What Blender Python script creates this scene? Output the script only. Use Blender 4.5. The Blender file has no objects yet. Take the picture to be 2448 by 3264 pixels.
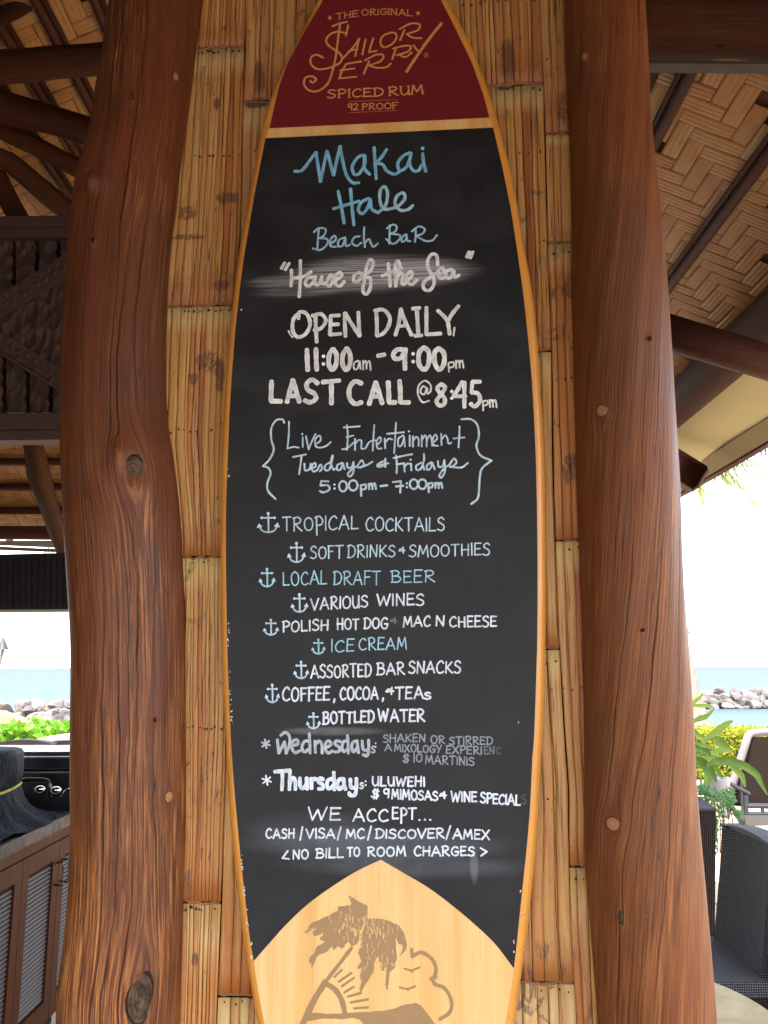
import bpy, math, random
import numpy as np
from mathutils import Vector, Matrix
from mathutils.geometry import tessellate_polygon
random.seed(7); rng = np.random.default_rng(7)
S = bpy.context.scene; COL = S.collection
R = math.radians
# ---------------------------------------------------------------- camera
FPX, CX, CY, PITCH, EYE = 2632.0, 1224.0, 1632.0, R(10.63), 1.55
cd = bpy.data.cameras.new('camera'); cam = bpy.data.objects.new('camera', cd); COL.objects.link(cam)
cam.location = (0, 0, EYE); cam.rotation_euler = (R(90) + PITCH, R(0.1), 0)
cd.sensor_fit = 'HORIZONTAL'; cd.sensor_width = 36; cd.lens = 36 * FPX / 2448
cd.clip_start = 0.05; cd.clip_end = 12000
S.camera = cam
# ---------------------------------------------------------------- light
SUN_EL, SUN_AZ = R(62), R(205)          # compass-like: direction the light comes from, 0 = +Y
w = bpy.data.worlds.new('World'); S.world = w; w.use_nodes = True
nt_ = w.node_tree; nt_.nodes.clear()
sky = nt_.nodes.new('ShaderNodeTexSky'); sky.sky_type = 'NISHITA'; sky.sun_disc = False
sky.sun_elevation = SUN_EL; sky.sun_rotation = SUN_AZ; sky.air_density = 1.0; sky.dust_density = 1.2; sky.ozone_density = 1.0
bg = nt_.nodes.new('ShaderNodeBackground'); bg.inputs[1].default_value = 0.15
wo = nt_.nodes.new('ShaderNodeOutputWorld')
hz = nt_.nodes.new('ShaderNodeHueSaturation'); hz.inputs['Saturation'].default_value = .5   # hazy, whitish sky
nt_.links.new(sky.outputs[0], hz.inputs['Color']); nt_.links.new(hz.outputs[0], bg.inputs[0]); nt_.links.new(bg.outputs[0], wo.inputs[0])
sl = bpy.data.lights.new('sun', 'SUN'); sl.energy = 2.6; sl.angle = R(0.5); sl.color = (1, .96, .90)
so = bpy.data.objects.new('sun', sl); COL.objects.link(so)
sd = Vector((math.sin(SUN_AZ) * math.cos(SUN_EL), math.cos(SUN_AZ) * math.cos(SUN_EL), math.sin(SUN_EL)))
so.rotation_euler = sd.to_track_quat('Z', 'Y').to_euler(); so.location = sd * 50
vs = S.view_settings; S.display_settings.display_device = 'sRGB'
vs.view_transform = 'Standard'; vs.look = 'None'; vs.gamma = 1; vs.use_curve_mapping = False; vs.exposure = 3.15
# ---------------------------------------------------------------- picture -> place
FWD = np.array([0, math.cos(PITCH), math.sin(PITCH)]); UP = np.array([0, -math.sin(PITCH), math.cos(PITCH)]); RT = np.array([1., 0, 0])
CAM = np.array([0, 0, EYE])
def ray(px, py): return FWD + (px - CX) / FPX * RT - (py - CY) / FPX * UP
def at(px, py, Y): d = ray(px, py); return CAM + d * (Y / d[1])
def onz(px, py, z): d = ray(px, py); return CAM + d * ((z - EYE) / d[2])
def onx(px, py, x): d = ray(px, py); return CAM + d * (x / d[0])
def proj(p):
    q = np.asarray(p) - CAM; wv = q @ FWD
    return CX + FPX * (q @ RT) / wv, CY - FPX * (q @ UP) / wv, wv
PSI, DW = R(4.1), 1.5                    # the bamboo wall: yaw and distance
TW = np.array([math.cos(PSI), -math.sin(PSI), 0]); NW = np.array([-math.sin(PSI), -math.cos(PSI), 0]); P0 = np.array([0, DW, 0])
def wsz(px, py, off=0.0):
    d = ray(px, py); k = ((P0 + NW * off - CAM) @ NW) / (d @ NW); p = CAM + d * k
    return float((p - P0) @ TW), float(p[2])
WFRAME = Matrix.Translation((0, DW, 0)) @ Matrix.Rotation(-PSI, 4, 'Z')
# ---------------------------------------------------------------- object helpers
def tag(o, label=None, cat=None, group=None, kind=None):
    if label: o['label'] = label
    if cat: o['category'] = cat
    if group: o['group'] = group
    if kind: o['kind'] = kind
    return o
def thing(name, label, cat, loc=(0, 0, 0), rotz=0, group=None):
    o = bpy.data.objects.new(name, None); COL.objects.link(o); o.location = loc; o.rotation_euler = (0, 0, rotz); o.empty_display_size = .1
    return tag(o, label, cat, group)
def rootm(p):
    while p.parent: p = p.parent
    return Matrix.Translation(p.location) @ p.rotation_euler.to_matrix().to_4x4()
def mk(name, verts, faces, m, parent=None, smooth=False, uv=None, local=False, attrs=None):
    v = np.asarray(verts, dtype=float)
    if parent is not None and not local:
        M = np.array(rootm(parent).inverted()); v = v @ M[:3, :3].T + M[:3, 3]
    me = bpy.data.meshes.new(name)
    if isinstance(faces, np.ndarray):
        nf, k = faces.shape
        me.vertices.add(len(v)); me.vertices.foreach_set('co', v.astype(np.float32).ravel())
        me.loops.add(nf * k); me.loops.foreach_set('vertex_index', faces.astype(np.int32).ravel())
        me.polygons.add(nf); me.polygons.foreach_set('loop_start', (np.arange(nf) * k).astype(np.int32)); me.polygons.foreach_set('loop_total', np.full(nf, k, dtype=np.int32))
        me.update(calc_edges=True); me.validate()
    else:
        me.from_pydata([tuple(x) for x in v], [], faces)
    if uv is not None:
        l = me.uv_layers.new(name='UVMap'); idx = np.zeros(len(me.loops), dtype=np.int32); me.loops.foreach_get('vertex_index', idx)
        l.data.foreach_set('uv', np.asarray(uv, dtype=np.float32)[idx].ravel())
    if attrs:
        for k, a in attrs.items():
            at_ = me.attributes.new(k, 'FLOAT', 'POINT'); at_.data.foreach_set('value', np.asarray(a, dtype=np.float32))
    if smooth: me.polygons.foreach_set('use_smooth', np.ones(len(me.polygons), dtype=bool))
    if m: me.materials.append(m)
    o = bpy.data.objects.new(name, me); COL.objects.link(o)
    if parent is not None: o.parent = parent
    return o
class MB:                                  # collects pieces of one mesh
    def __init__(s): s.v = []; s.f = []
    def add(s, v, f):
        n = len(s.v); s.v += [tuple(x) for x in v]; s.f += [tuple(i + n for i in q) for q in f]; return s
    def box(s, c, d, M=None, bev=0.0):
        x, y, z = d[0] / 2, d[1] / 2, d[2] / 2
        if bev <= 0:
            P = [(-x, -y, -z), (x, -y, -z), (x, y, -z), (-x, y, -z), (-x, -y, z), (x, -y, z), (x, y, z), (-x, y, z)]
            F = [(0, 3, 2, 1), (4, 5, 6, 7), (0, 1, 5, 4), (1, 2, 6, 5), (2, 3, 7, 6), (3, 0, 4, 7)]
        else:
            b = min(bev, x * .9, y * .9, z * .9); P = []; F = []
            for (zz, i) in ((-z, b), (-z + b, 0), (z - b, 0), (z, b)):
                for (sx, sy) in ((-1, -1), (1, -1), (1, 1), (-1, 1)):
                    if i: P += [(sx * (x - b), sy * (y - b), zz)] * 2
                    else: P += [(sx * (x - (b if sx * sy > 0 else 0)), sy * (y - (0 if sx * sy > 0 else b)), zz), (sx * (x - (0 if sx * sy > 0 else b)), sy * (y - (b if sx * sy > 0 else 0)), zz)]
            for k in range(3):
                for j in range(8): F.append((k * 8 + j, k * 8 + (j + 1) % 8, k * 8 + 8 + (j + 1) % 8, k * 8 + 8 + j))
            F.append(tuple(range(7, -1, -2))); F.append(tuple(range(24, 32, 2)))
        P = [Vector(p) for p in P]
        if M is not None: P = [M @ p for p in P]
        return s.add([(p[0] + c[0], p[1] + c[1], p[2] + c[2]) for p in P], F)
    def build(s, name, m, parent=None, smooth=False, local=False, uv=None): return mk(name, s.v, s.f, m, parent, smooth, local=local, uv=uv)
def tube(pts, rad, n=12, caps=True, wob=0.0, seed=0):
    pts = [Vector(p) for p in pts]; V = []; F = []; rr = random.Random(seed)
    if not hasattr(rad, '__len__'): rad = [rad] * len(pts)
    ref = Vector((0, 0, 1)); d0 = (pts[1] - pts[0]).normalized()
    if abs(d0.z) > .9: ref = Vector((1, 0, 0))
    ph = [rr.uniform(0, 6.28) for _ in range(4)]
    for i, p in enumerate(pts):
        d = (pts[min(i + 1, len(pts) - 1)] - pts[max(i - 1, 0)]).normalized()
        a = d.cross(ref).normalized(); b = d.cross(a).normalized()
        for j in range(n):
            t = 2 * math.pi * j / n
            r = rad[i] * (1 + wob * (math.sin(2 * t + ph[0] + i * .5) + math.sin(3 * t + ph[1] - i * .37) + .6 * math.sin(i * .9 + ph[2])))
            V.append(p + a * (r * math.cos(t)) + b * (r * math.sin(t)))
    for i in range(len(pts) - 1):
        for j in range(n): F.append((i * n + j, i * n + (j + 1) % n, (i + 1) * n + (j + 1) % n, (i + 1) * n + j))
    if caps: F.append(tuple(range(n - 1, -1, -1))); F.append(tuple((len(pts) - 1) * n + j for j in range(n)))
    return V, F
def lin(a, b, n): return [tuple(np.asarray(a, float) + (np.asarray(b, float) - np.asarray(a, float)) * i / (n - 1)) for i in range(n)]
def seglog(name, p0, p1, r0, r1, m, parent, n=14, seed=0, wob=.03, steps=14, bow=0.0):
    P = lin(p0, p1, steps); rr = random.Random(seed); a = rr.uniform(0, 6)
    P = [(p[0] + bow * math.sin(math.pi * i / (steps - 1)), p[1], p[2] + 1.2 * wob * r0 * math.sin(a + i * .7)) for i, p in enumerate(P)]
    V, F = tube(P, [r0 + (r1 - r0) * i / (steps - 1) for i in range(steps)], n, wob=wob, seed=seed)
    L = (Vector(p1) - Vector(p0)).length
    uv = [((j / n) * 2 * math.pi * r0, L * i / (steps - 1)) for i in range(steps) for j in range(n)]
    return mk(name, V, F, m, parent, True, uv=uv)
# ---------------------------------------------------------------- material helper
class NM:
    def __init__(s, name, rough=.6, spec=.4, metal=0.0, coat=0.0):
        s.m = bpy.data.materials.new(name); s.m.use_nodes = True; s.t = s.m.node_tree
        s.b = s.t.nodes['Principled BSDF']; s.b.inputs['Roughness'].default_value = rough
        s.b.inputs['Specular IOR Level'].default_value = spec; s.b.inputs['Metallic'].default_value = metal; s.b.inputs['Coat Weight'].default_value = coat
        s.b.inputs['Coat Roughness'].default_value = .25
    def n(s, typ, **k):
        x = s.t.nodes.new('ShaderNode' + typ)
        for a, v in k.items(): setattr(x, a, v)
        return x
    def l(s, a, b): s.t.links.new(a, b)
    def put(s, sock, v):
        if isinstance(v, bpy.types.NodeSocket): s.l(v, sock)
        elif isinstance(v, (tuple, list)) and len(v) == 3 and sock.type == 'RGBA': sock.default_value = (*v, 1)
        else: sock.default_value = v
    def coord(s, kind='Object'):
        if kind == 'UV': return s.n('TexCoord').outputs['UV']
        return s.n('TexCoord').outputs[kind]
    def mapv(s, v, scale=(1, 1, 1), loc=(0, 0, 0), rot=(0, 0, 0)):
        x = s.n('Mapping'); s.l(v, x.inputs[0]); x.inputs['Scale'].default_value = scale; x.inputs['Location'].default_value = loc; x.inputs['Rotation'].default_value = rot
        return x.outputs[0]
    def noise(s, v, scale=5, detail=4, rough=.55, dist=0, out=0):
        x = s.n('TexNoise'); s.l(v, x.inputs['Vector']); x.inputs['Scale'].default_value = scale; x.inputs['Detail'].default_value = detail
        x.inputs['Roughness'].default_value = rough; x.inputs['Distortion'].default_value = dist
        return x.outputs[out]
    def vor(s, v, scale=5, feature='F1', out='Distance', rnd=1.0):
        x = s.n('TexVoronoi', feature=feature); s.l(v, x.inputs['Vector']); x.inputs['Scale'].default_value = scale
        if 'Randomness' in x.inputs: x.inputs['Randomness'].default_value = rnd
        return x.outputs[out]
    def ramp(s, f, stops, interp='LINEAR'):
        x = s.n('ValToRGB'); s.l(f, x.inputs[0]); cr = x.color_ramp; cr.interpolation = interp
        while len(cr.elements) < len(stops): cr.elements.new(.5)
        for e, (p, c) in zip(cr.elements, stops):
            e.position = p; e.color = (c, c, c, 1) if not hasattr(c, '__len__') else (*c, 1)
        return x.outputs[0]
    def mix(s, f, a, b, bt='MIX'):
        x = s.n('Mix', data_type='RGBA', blend_type=bt); s.put(x.inputs[0], f); s.put(x.inputs[6], a); s.put(x.inputs[7], b); return x.outputs[2]
    def math(s, op, a, b=0.0, c=0.0, clamp=False):
        x = s.n('Math', operation=op, use_clamp=clamp); s.put(x.inputs[0], a); s.put(x.inputs[1], b); s.put(x.inputs[2], c); return x.outputs[0]
    def rnd(s): return s.n('ObjectInfo').outputs['Random']
    def attr(s, name): return s.n('Attribute', attribute_name=name).outputs['Fac']
    def hsv(s, c, h=.5, sat=1.0, v=1.0):
        x = s.n('HueSaturation'); s.put(x.inputs['Hue'], h); s.put(x.inputs['Saturation'], sat); s.put(x.inputs['Value'], v); s.put(x.inputs['Color'], c); return x.outputs[0]
    def col(s, c): s.put(s.b.inputs['Base Color'], c); return s
    def rough(s, c): s.put(s.b.inputs['Roughness'], c); return s
    def bump(s, h, dist=.002, strength=1.0):
        x = s.n('Bump'); s.l(h, x.inputs['Height']); x.inputs['Distance'].default_value = dist; x.inputs['Strength'].default_value = strength; s.l(x.outputs[0], s.b.inputs['Normal']); return s
def flat(name, c, rough=.6, spec=.3, metal=0, var=.12, scale=30, bump=0):
    M = NM(name, rough, spec, metal); v = M.coord(); f = M.noise(v, scale, 4)
    M.col(M.mix(f, tuple(x * (1 - var) for x in c), tuple(min(1, x * (1 + var)) for x in c)))
    if bump: M.bump(f, bump)
    return M.m
# ---------------------------------------------------------------- materials
def log_mat(name, dark, mid, light, streak=.5, coat=.25, rough=.42, crack=True, fx=1.0, spec=.4, low=0.0):
    M = NM(name, rough, spec, coat=coat); uv = M.coord('UV'); ob = M.coord('Object')
    n1 = M.noise(M.mapv(uv, (38 * fx, 1.3, 1)), 1, 6, .65, .5)
    n2 = M.noise(M.mapv(uv, (290 * fx, 8, 1)), 1, 4, .65)
    n3 = M.noise(ob, 3.2, 3)
    base = M.mix(M.ramp(n1, [(.3, 0), (.7, 1)]), dark, mid)
    base = M.mix(M.ramp(n3, [(.35, 0.0), (.65, .55)]), base, tuple(x * y for x, y in zip(mid, (1.15, .95, .85))))
    st = M.math('MULTIPLY', M.ramp(n2, [(.5, 0), (.66, 1)]), M.ramp(M.noise(M.mapv(uv, (9, 1.3, 1), (3, 7, 0)), 1, 4, .6), [(.47, 0), (.64, 1)]))
    if low:                              # worn, sun-bleached varnish near the foot of the post
        sp_ = M.n('SeparateXYZ'); M.l(uv, sp_.inputs[0]); lo = M.ramp(M.math('ADD', sp_.outputs[1], M.math('MULTIPLY', n3, .5)), [(.0, 1), (1.0, 1)]); g_ = M.math('MULTIPLY', M.math('SUBTRACT', 2.1, M.math('ADD', sp_.outputs[1], M.math('MULTIPLY', n1, .5))), 1.1, clamp=True)
        st2 = M.math('MULTIPLY', M.ramp(n2, [(.44, 0), (.60, 1)]), M.ramp(M.noise(M.mapv(uv, (24, 2.4, 1), (1, 2, 0)), 1, 6, .7), [(.40, 0), (.60, 1)]))
        base = M.mix(M.math('MULTIPLY', M.math('MULTIPLY', st2, g_), low), base, light)
    base = M.mix(M.math('MULTIPLY', st, streak), base, light)
    base = M.mix(M.math('MULTIPLY', M.ramp(n2, [(.32, 1), (.46, 0)]), .40), base, tuple(x * .5 for x in dark))
    spot = M.ramp(M.vor(M.mapv(uv, (1, .35, 1)), 17), [(.05, 1), (.10, 0)])
    base = M.mix(M.math('MULTIPLY', spot, M.ramp(M.noise(ob, 9, 2), [(.55, 0), (.62, .8)])), base, tuple(x * .25 for x in dark))
    if crack:
        fc = M.noise(M.mapv(uv, (46, .9, 1), (2, 5, 0)), 1, 3, .55, .25); fl = M.ramp(M.math('ABSOLUTE', M.math('SUBTRACT', fc, .5)), [(.0, 1), (.012, 0)])
        fl = M.math('MULTIPLY', fl, M.ramp(M.noise(M.mapv(uv, (8, 1.5, 1), (9, 1, 0)), 1, 3), [(.45, 0), (.58, .85)])); base = M.mix(fl, base, (.02, .009, .005))
        gs = M.ramp(M.noise(M.mapv(ob, (9, 9, 2.2)), 1, 4, .6), [(.5, 0), (.68, .45)]); base = M.mix(gs, base, tuple(x * .55 + .01 for x in mid))  # random patches: greyish varnish sheen put into the colour
    if crack: base = M.mix(M.attr('crack'), base, (.012, .006, .003))
    M.col(base)
    M.rough(M.math('ADD', M.math('ADD', M.math('MULTIPLY', n3, .35), M.math('MULTIPLY', n2, .25)), rough - .22))
    M.bump(M.math('ADD', n2, M.math('MULTIPLY', n1, 1.4)), .0024)
    return M.m
M_LOG = log_mat('varnished_log', (.045, .013, .0045), (.155, .046, .0135), (.62, .255, .07), .55, .08, spec=.3, rough=.46, low=1.0)
M_LOGR = log_mat('varnished_log_brown', (.085, .027, .009), (.19, .064, .0185), (.50, .21, .06), .5, .04, rough=.48, spec=.25, low=.5)
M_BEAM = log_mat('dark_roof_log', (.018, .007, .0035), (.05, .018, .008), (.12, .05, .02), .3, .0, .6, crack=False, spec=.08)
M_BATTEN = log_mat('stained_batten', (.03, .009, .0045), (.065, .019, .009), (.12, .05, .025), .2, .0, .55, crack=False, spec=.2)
def endgrain(name, dark, lite, edge, wave, rim):
    M = NM(name, .6, .25); uv = M.coord('UV'); ob = M.coord('Object'); L_ = M.n('VectorMath', operation='LENGTH'); M.l(uv, L_.inputs[0]); r = M.math('ADD', L_.outputs['Value'], M.math('MULTIPLY', M.noise(ob, 45, 4), .45))
    n = M.noise(ob, 130, 5, .7); base = M.mix(M.ramp(M.noise(ob, 38, 5, .65, 1.0), [(.38, 0), (.62, 1)]), dark, lite); rg = M.math('MULTIPLY', M.math('ADD', M.math('SINE', M.math('MULTIPLY', r, wave)), 1.0), .22); base = M.mix(rg, base, tuple(x * .5 for x in dark))
    ck = M.ramp(M.math('ABSOLUTE', M.math('SUBTRACT', M.noise(M.mapv(ob, (1, 1, .7)), 42, 3, .6, 1.0), .5)), [(0, 1), (.02, 0)]); base = M.mix(M.math('MULTIPLY', ck, .85 if rim < .5 else .15), base, (.01, .006, .004))
    base = M.mix(M.ramp(L_.outputs['Value'], [(.84, 0), (.97, .9)]), base, edge); M.col(base); M.bump(M.math('ADD', n, rg), .003 if rim < .5 else .0008); return M.m
M_KNOT = endgrain('knot_endgrain', (.045, .026, .017), (.15, .085, .05), (.03, .012, .006), 22, 0)
M_PLUG = endgrain('wood_plug', (.36, .15, .065), (.46, .2, .09), (.10, .035, .014), 10, 1)
def gauss(M, uv, c, r, rot=0.0):
    v = M.mapv(uv, (1, 1, 1), (-c[0], -c[1], 0)); v = M.mapv(v, (1 / r[0], 1 / r[1], 0), rot=(0, 0, rot))
    g = M.n('VectorMath', operation='LENGTH'); M.l(v, g.inputs[0]); return M.ramp(g.outputs['Value'], [(0.35, 1), (1.0, 0)], 'EASE')
def bamboo():
    M = NM('split_bamboo', .5, .35, coat=.06); uv = M.coord('UV'); ob = M.coord('Object'); r = M.rnd()
    r2 = M.math('FRACT', M.math('MULTIPLY', r, 17.31)); r3 = M.math('FRACT', M.math('MULTIPLY', r, 5.77))
    base = M.ramp(r, [(0, (.50, .25, .068)), (.25, (.55, .29, .078)), (.5, (.58, .34, .12)), (.72, (.48, .19, .045)), (.88, (.34, .095, .024)), (1, (.58, .34, .135))])
    wv = M.n('Combine' + 'XYZ'); M.l(M.math('MULTIPLY', r2, 40), wv.inputs[0]); M.l(M.math('MULTIPLY', r3, 40), wv.inputs[1])
    va = M.n('VectorMath', operation='ADD'); M.l(uv, va.inputs[0]); M.l(wv.outputs[0], va.inputs[1]); uvr = va.outputs[0]
    fine = M.noise(M.mapv(uvr, (520, 5, 1)), 1, 3, .65)
    mid = M.noise(M.mapv(uvr, (70, 3.0, 1)), 1, 4, .6)
    base = M.mix(M.ramp(mid, [(.42, 0), (.68, .6)]), base, (.38, .14, .04))
    hl = M.ramp(M.math('ABSOLUTE', M.math('SUBTRACT', M.noise(M.mapv(uv, (150, 1.3, 1), (3, 3, 0)), 1, 2, .5), .5)), [(0, 1), (.022, 0)])
    base = M.mix(M.math('MULTIPLY', hl, M.ramp(M.noise(M.mapv(uv, (30, 2.2, 1)), 1, 2), [(.36, .2), (.5, 1.0)])), base, (.05, .02, .008))
    base = M.mix(M.ramp(fine, [(.3, .6), (.5, 0)]), base, (.2, .09, .03))
    base = M.mix(M.ramp(fine, [(.56, 0), (.75, .5)]), base, (.72, .5, .22))
    nv = M.attr('nv')
    base = M.mix(M.ramp(M.math('ADD', nv, M.math('MULTIPLY', mid, .03)), [(.90, 0), (.985, .8)]), base, (.66, .47, .2))
    base = M.mix(M.ramp(M.math('ADD', nv, M.math('MULTIPLY', mid, -.05)), [(0.0, .85), (.11, 0)]), base, (.33, .12, .035))
    szp = M.n('SeparateXYZ'); M.l(uv, szp.inputs[0]); lowz = M.math('MULTIPLY', M.math('SUBTRACT', 1.75, szp.outputs[1]), 1.6, clamp=True)
    stn = M.ramp(M.noise(M.mapv(uvr, (38, 2.6, 1), (4, 4, 0)), 1, 5, .65), [(.40, 0), (.62, 1)]); base = M.mix(M.math('MULTIPLY', M.math('MULTIPLY', stn, lowz), .72), base, (.40, .11, .022))
    ragn = M.noise(M.mapv(uv, (170, 75, 1)), 1, 5, .7, .8)
    blot = M.noise(M.mapv(ob, (22, 22, 15)), 1, 5, .62, 1.5)
    reg = M.ramp(M.noise(ob, 2.6, 2), [(.5, 0), (.6, 1)])
    base = M.mix(M.math('MULTIPLY', M.ramp(blot, [(.57, 0), (.60, .7)]), reg), base, (.13, .07, .045))
    bl2 = M.ramp(M.noise(M.mapv(uv, (75, 55, 1)), 1, 5, .7, 2.0), [(.44, 0), (.50, 1)])
    for (x, y, rx, ry, rag) in ((728, 630, 60, 36, .2), (695, 330, 22, 38, .0), (600, 755, 95, 17, .6), (706, 908, 42, 32, .0), (665, 1150, 60, 60, .9), (703, 1200, 24, 80, .3), (620, 1205, 24, 34, .2), (1622, 195, 42, 130, .0), (1618, 275, 60, 24, .1), (1795, 345, 36, 95, .5), (828, 250, 32, 110, .1), (820, 325, 60, 30, .2), (600, 680, 60, 40, .9), (1820, 1500, 45, 80, .9), (620, 3060, 18, 30, .3), (560, 2230, 22, 40, .5)):
        s_, z_ = wsz(x, y, .013); gm = gauss(M, uv, (s_, z_), (rx * .00057, ry * .00057)); gm = M.ramp(M.math('ADD', gm, M.math('ADD', M.math('MULTIPLY', M.math('SUBTRACT', blot, .5), 1.8), M.math('MULTIPLY', M.math('SUBTRACT', ragn, .5), 2.6))), [(.50, 0), (.62, 1)])
        if rag: gm = M.math('MULTIPLY', gm, M.math('ADD', bl2, 1 - rag, clamp=True) if rag < .5 else bl2)
        base = M.mix(M.math('MULTIPLY', gm, .8), base, (.13, .055, .035))
    M.col(base); M.rough(M.math('ADD', M.math('MULTIPLY', fine, .3), .36)); M.bump(M.math('ADD', fine, M.math('MULTIPLY', mid, .7)), .0010)
    return M.m
M_BAM = bamboo()
M_NAIL = flat('nail_head', (.03, .018, .012), .6, .3)
M_DARK = flat('dark_backing', (.012, .008, .005), .9, .1)
M_NODE = flat('bamboo_node', (.22, .10, .04), .6, .3, var=.5, scale=90, bump=.001)
def boardwood():
    M = NM('varnished_board_wood', .32, .5, coat=.35); uv = M.coord('UV')
    a = M.noise(M.mapv(uv, (22, .9, 1)), 1, 4, .5, .3); b = M.noise(M.mapv(uv, (300, 6, 1)), 1, 2); c = M.noise(M.mapv(uv, (9, 1.7, 1), (5, 0, 0)), 1, 3)
    base = M.mix(M.ramp(a, [(.35, 0), (.65, 1)]), (.62, .33, .085), (.76, .51, .21))
    base = M.mix(M.ramp(c, [(.45, 0), (.7, .5)]), base, (.8, .46, .2)); base = M.mix(M.ramp(b, [(.3, .28), (.45, 0)]), base, (.5, .22, .06))
    M.col(base); M.bump(b, .0003); return M.m
M_BOARD = boardwood()
def rail():
    M = NM('varnished_rail', .34, .5, coat=.3); ob = M.coord('Object')
    sp = M.math('MULTIPLY', M.ramp(M.vor(M.mapv(ob, (1, 1, .6)), 190), [(.12, 1), (.22, 0)]), M.ramp(M.noise(ob, 5, 2), [(.5, 0), (.6, .8)]))
    base = M.mix(M.noise(ob, 14, 4), (.58, .225, .032), (.69, .31, .055)); M.col(M.mix(sp, base, (.2, .08, .03))); return M.m
M_RAIL = rail()
M_RED = flat('dark_red_print', (.15, .011, .016), .38, .5, var=.06, scale=4)
def chalkboard():
    M = NM('blackboard_panel', .5, .22); uv = M.coord('UV')
    base = M.mix(M.noise(uv, 6, 5), (.0100, .0096, .0105), (.0165, .0160, .0178))
    dust = M.noise(M.mapv(uv, (5, 9, 1)), 1, 6, .6, .6)
    base = M.mix(M.ramp(dust, [(.45, 0), (.78, .22)]), base, (.075, .075, .082))
    base = M.mix(M.ramp(M.vor(uv, 75), [(.03, .65), (.055, 0)]), base, (.09, .09, .09))
    st = M.noise(M.mapv(uv, (7, 420, 1), rot=(0, 0, R(-7))), 1, 4, .6)
    def smear(c, rx, ry, rot, amt, stn, colr=(.5, .5, .5)):
        s_, z_ = wsz(*c, .05); g = gauss(M, uv, (s_, z_), (rx * .00057, ry * .00057), rot)
        return M.mix(M.math('MULTIPLY', M.math('MULTIPLY', g, stn), amt), cur[0], colr)
    cur = [base]; sst = M.ramp(st, [(.36, .05), (.62, 1)])
    soft = M.ramp(dust, [(.3, .2), (.7, 1)])
    cur[0] = smear((1190, 872), 350, 78, R(4), .8, sst)
    cur[0] = smear((1350, 868), 220, 58, R(2), .55, sst)
    cur[0] = smear((1060, 2330), 190, 16, R(-3), .25, soft); cur[0] = smear((960, 930), 190, 26, R(8), .3, sst); cur[0] = smear((880, 900), 120, 30, R(14), .4, sst)
    cur[0] = smear((1180, 2690), 460, 55, R(1), .30, soft, (.3, .32, .38)); cur[0] = smear((1290, 2760), 420, 40, 0, .22, soft, (.3, .32, .38))
    cur[0] = smear((1510, 2760), 16, 60, 0, .35, soft, (.35, .37, .42)); cur[0] = smear((1000, 2640), 240, 60, 0, .16, soft, (.3, .32, .38))
    M.col(cur[0]); M.rough(M.ramp(dust, [(.3, .42), (.7, .62)])); return M.m
M_BLACK = chalkboard()
def chalk(name, c, op=1.0, back=(.03, .03, .033)):
    M = NM(name, .6, .25); uv = M.coord('UV')
    v = M.n('VectorMath', operation='ADD'); M.l(M.coord('Object'), v.inputs[0]); v.inputs[1].default_value = (0, 0, 0)
    st = M.noise(M.mapv(v.outputs[0], (420, 1, 90)), 1, 3, .6); pa = M.noise(v.outputs[0], 14, 2)
    f = M.math('MULTIPLY', M.ramp(st, [(.3, .78), (.5, 1)]), M.ramp(pa, [(.3, op * .9), (.7, op)]))
    e_ = M.math('SUBTRACT', 1.0, M.math('MULTIPLY', M.math('MULTIPLY', M.math('SUBTRACT', 1.0, M.attr('edge')), M.ramp(M.noise(v.outputs[0], 60, 3), [(.38, 0), (.62, 1)])), .24)); f = M.math('MULTIPLY', f, M.math('MULTIPLY', e_, M.attr('tone')))
    gr_ = M.ramp(M.noise(v.outputs[0], 900, 2), [(.3, .8), (.55, 1)]); M.col(M.mix(M.math('MULTIPLY', f, gr_), back, c)); return M.m
C_WHITE = chalk('white_chalk_marker', (.93, .94, .92)); C_PALE = chalk('pale_blue_chalk_marker', (.60, .78, .90)); C_CYAN = chalk('blue_chalk_marker', (.26, .66, .90))
C_MILK = chalk('whitish_chalk_marker', (.82, .88, .97)); C_BLU2 = chalk('light_blue_chalk_marker', (.42, .74, .88)); C_FADE = chalk('worn_grey_chalk', (.36, .39, .45), .85); C_FADE2 = chalk('rubbed_chalk', (.2, .23, .28), .8); C_BOLD = chalk('worn_white_chalk', (.52, .57, .64), .95)
C_GHOST = chalk('ghost_chalk', (.1, .11, .13), .7)
C_GOLD = flat('gold_print', (.60, .28, .09), .4, .4, var=.06, scale=20)
C_BROWN = flat('brown_print', (.31, .18, .08), .4, .4, var=.14, scale=60)
def cane():
    M = NM('woven_cane', .5, .35); uv = M.coord('UV'); r = M.rnd(); ob = M.coord('Object')
    r2 = M.math('FRACT', M.math('MULTIPLY', r, 13.7))
    wv = M.n('CombineXYZ'); M.l(M.math('MULTIPLY', r2, 9), wv.inputs[0]); M.l(M.math('MULTIPLY', r, 20), wv.inputs[1])
    va = M.n('VectorMath', operation='ADD'); M.l(uv, va.inputs[0]); M.l(wv.outputs[0], va.inputs[1])
    fine = M.noise(M.mapv(va.outputs[0], (24, 1.0, 1)), 1, 3, .6)
    base = M.ramp(r, [(0, (.28, .125, .022)), (.4, (.32, .15, .030)), (.75, (.25, .10, .019)), (1, (.31, .16, .040))])
    base = M.mix(M.ramp(fine, [(.3, .5), (.5, 0)]), base, (.12, .05, .015)); base = M.mix(M.ramp(fine, [(.55, 0), (.75, .35)]), base, (.38, .21, .06)); dk = M.ramp(M.noise(ob, 7, 5, .65), [(.52, 0), (.66, .5)]); base = M.mix(dk, base, (.13, .052, .012)); M.col(base); M.bump(fine, .0012); return M.m
M_CANE = cane()
M_CANESHEET = flat('cane_mat_backing', (.07, .03, .01), .8, .2, var=.3, scale=20)
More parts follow.
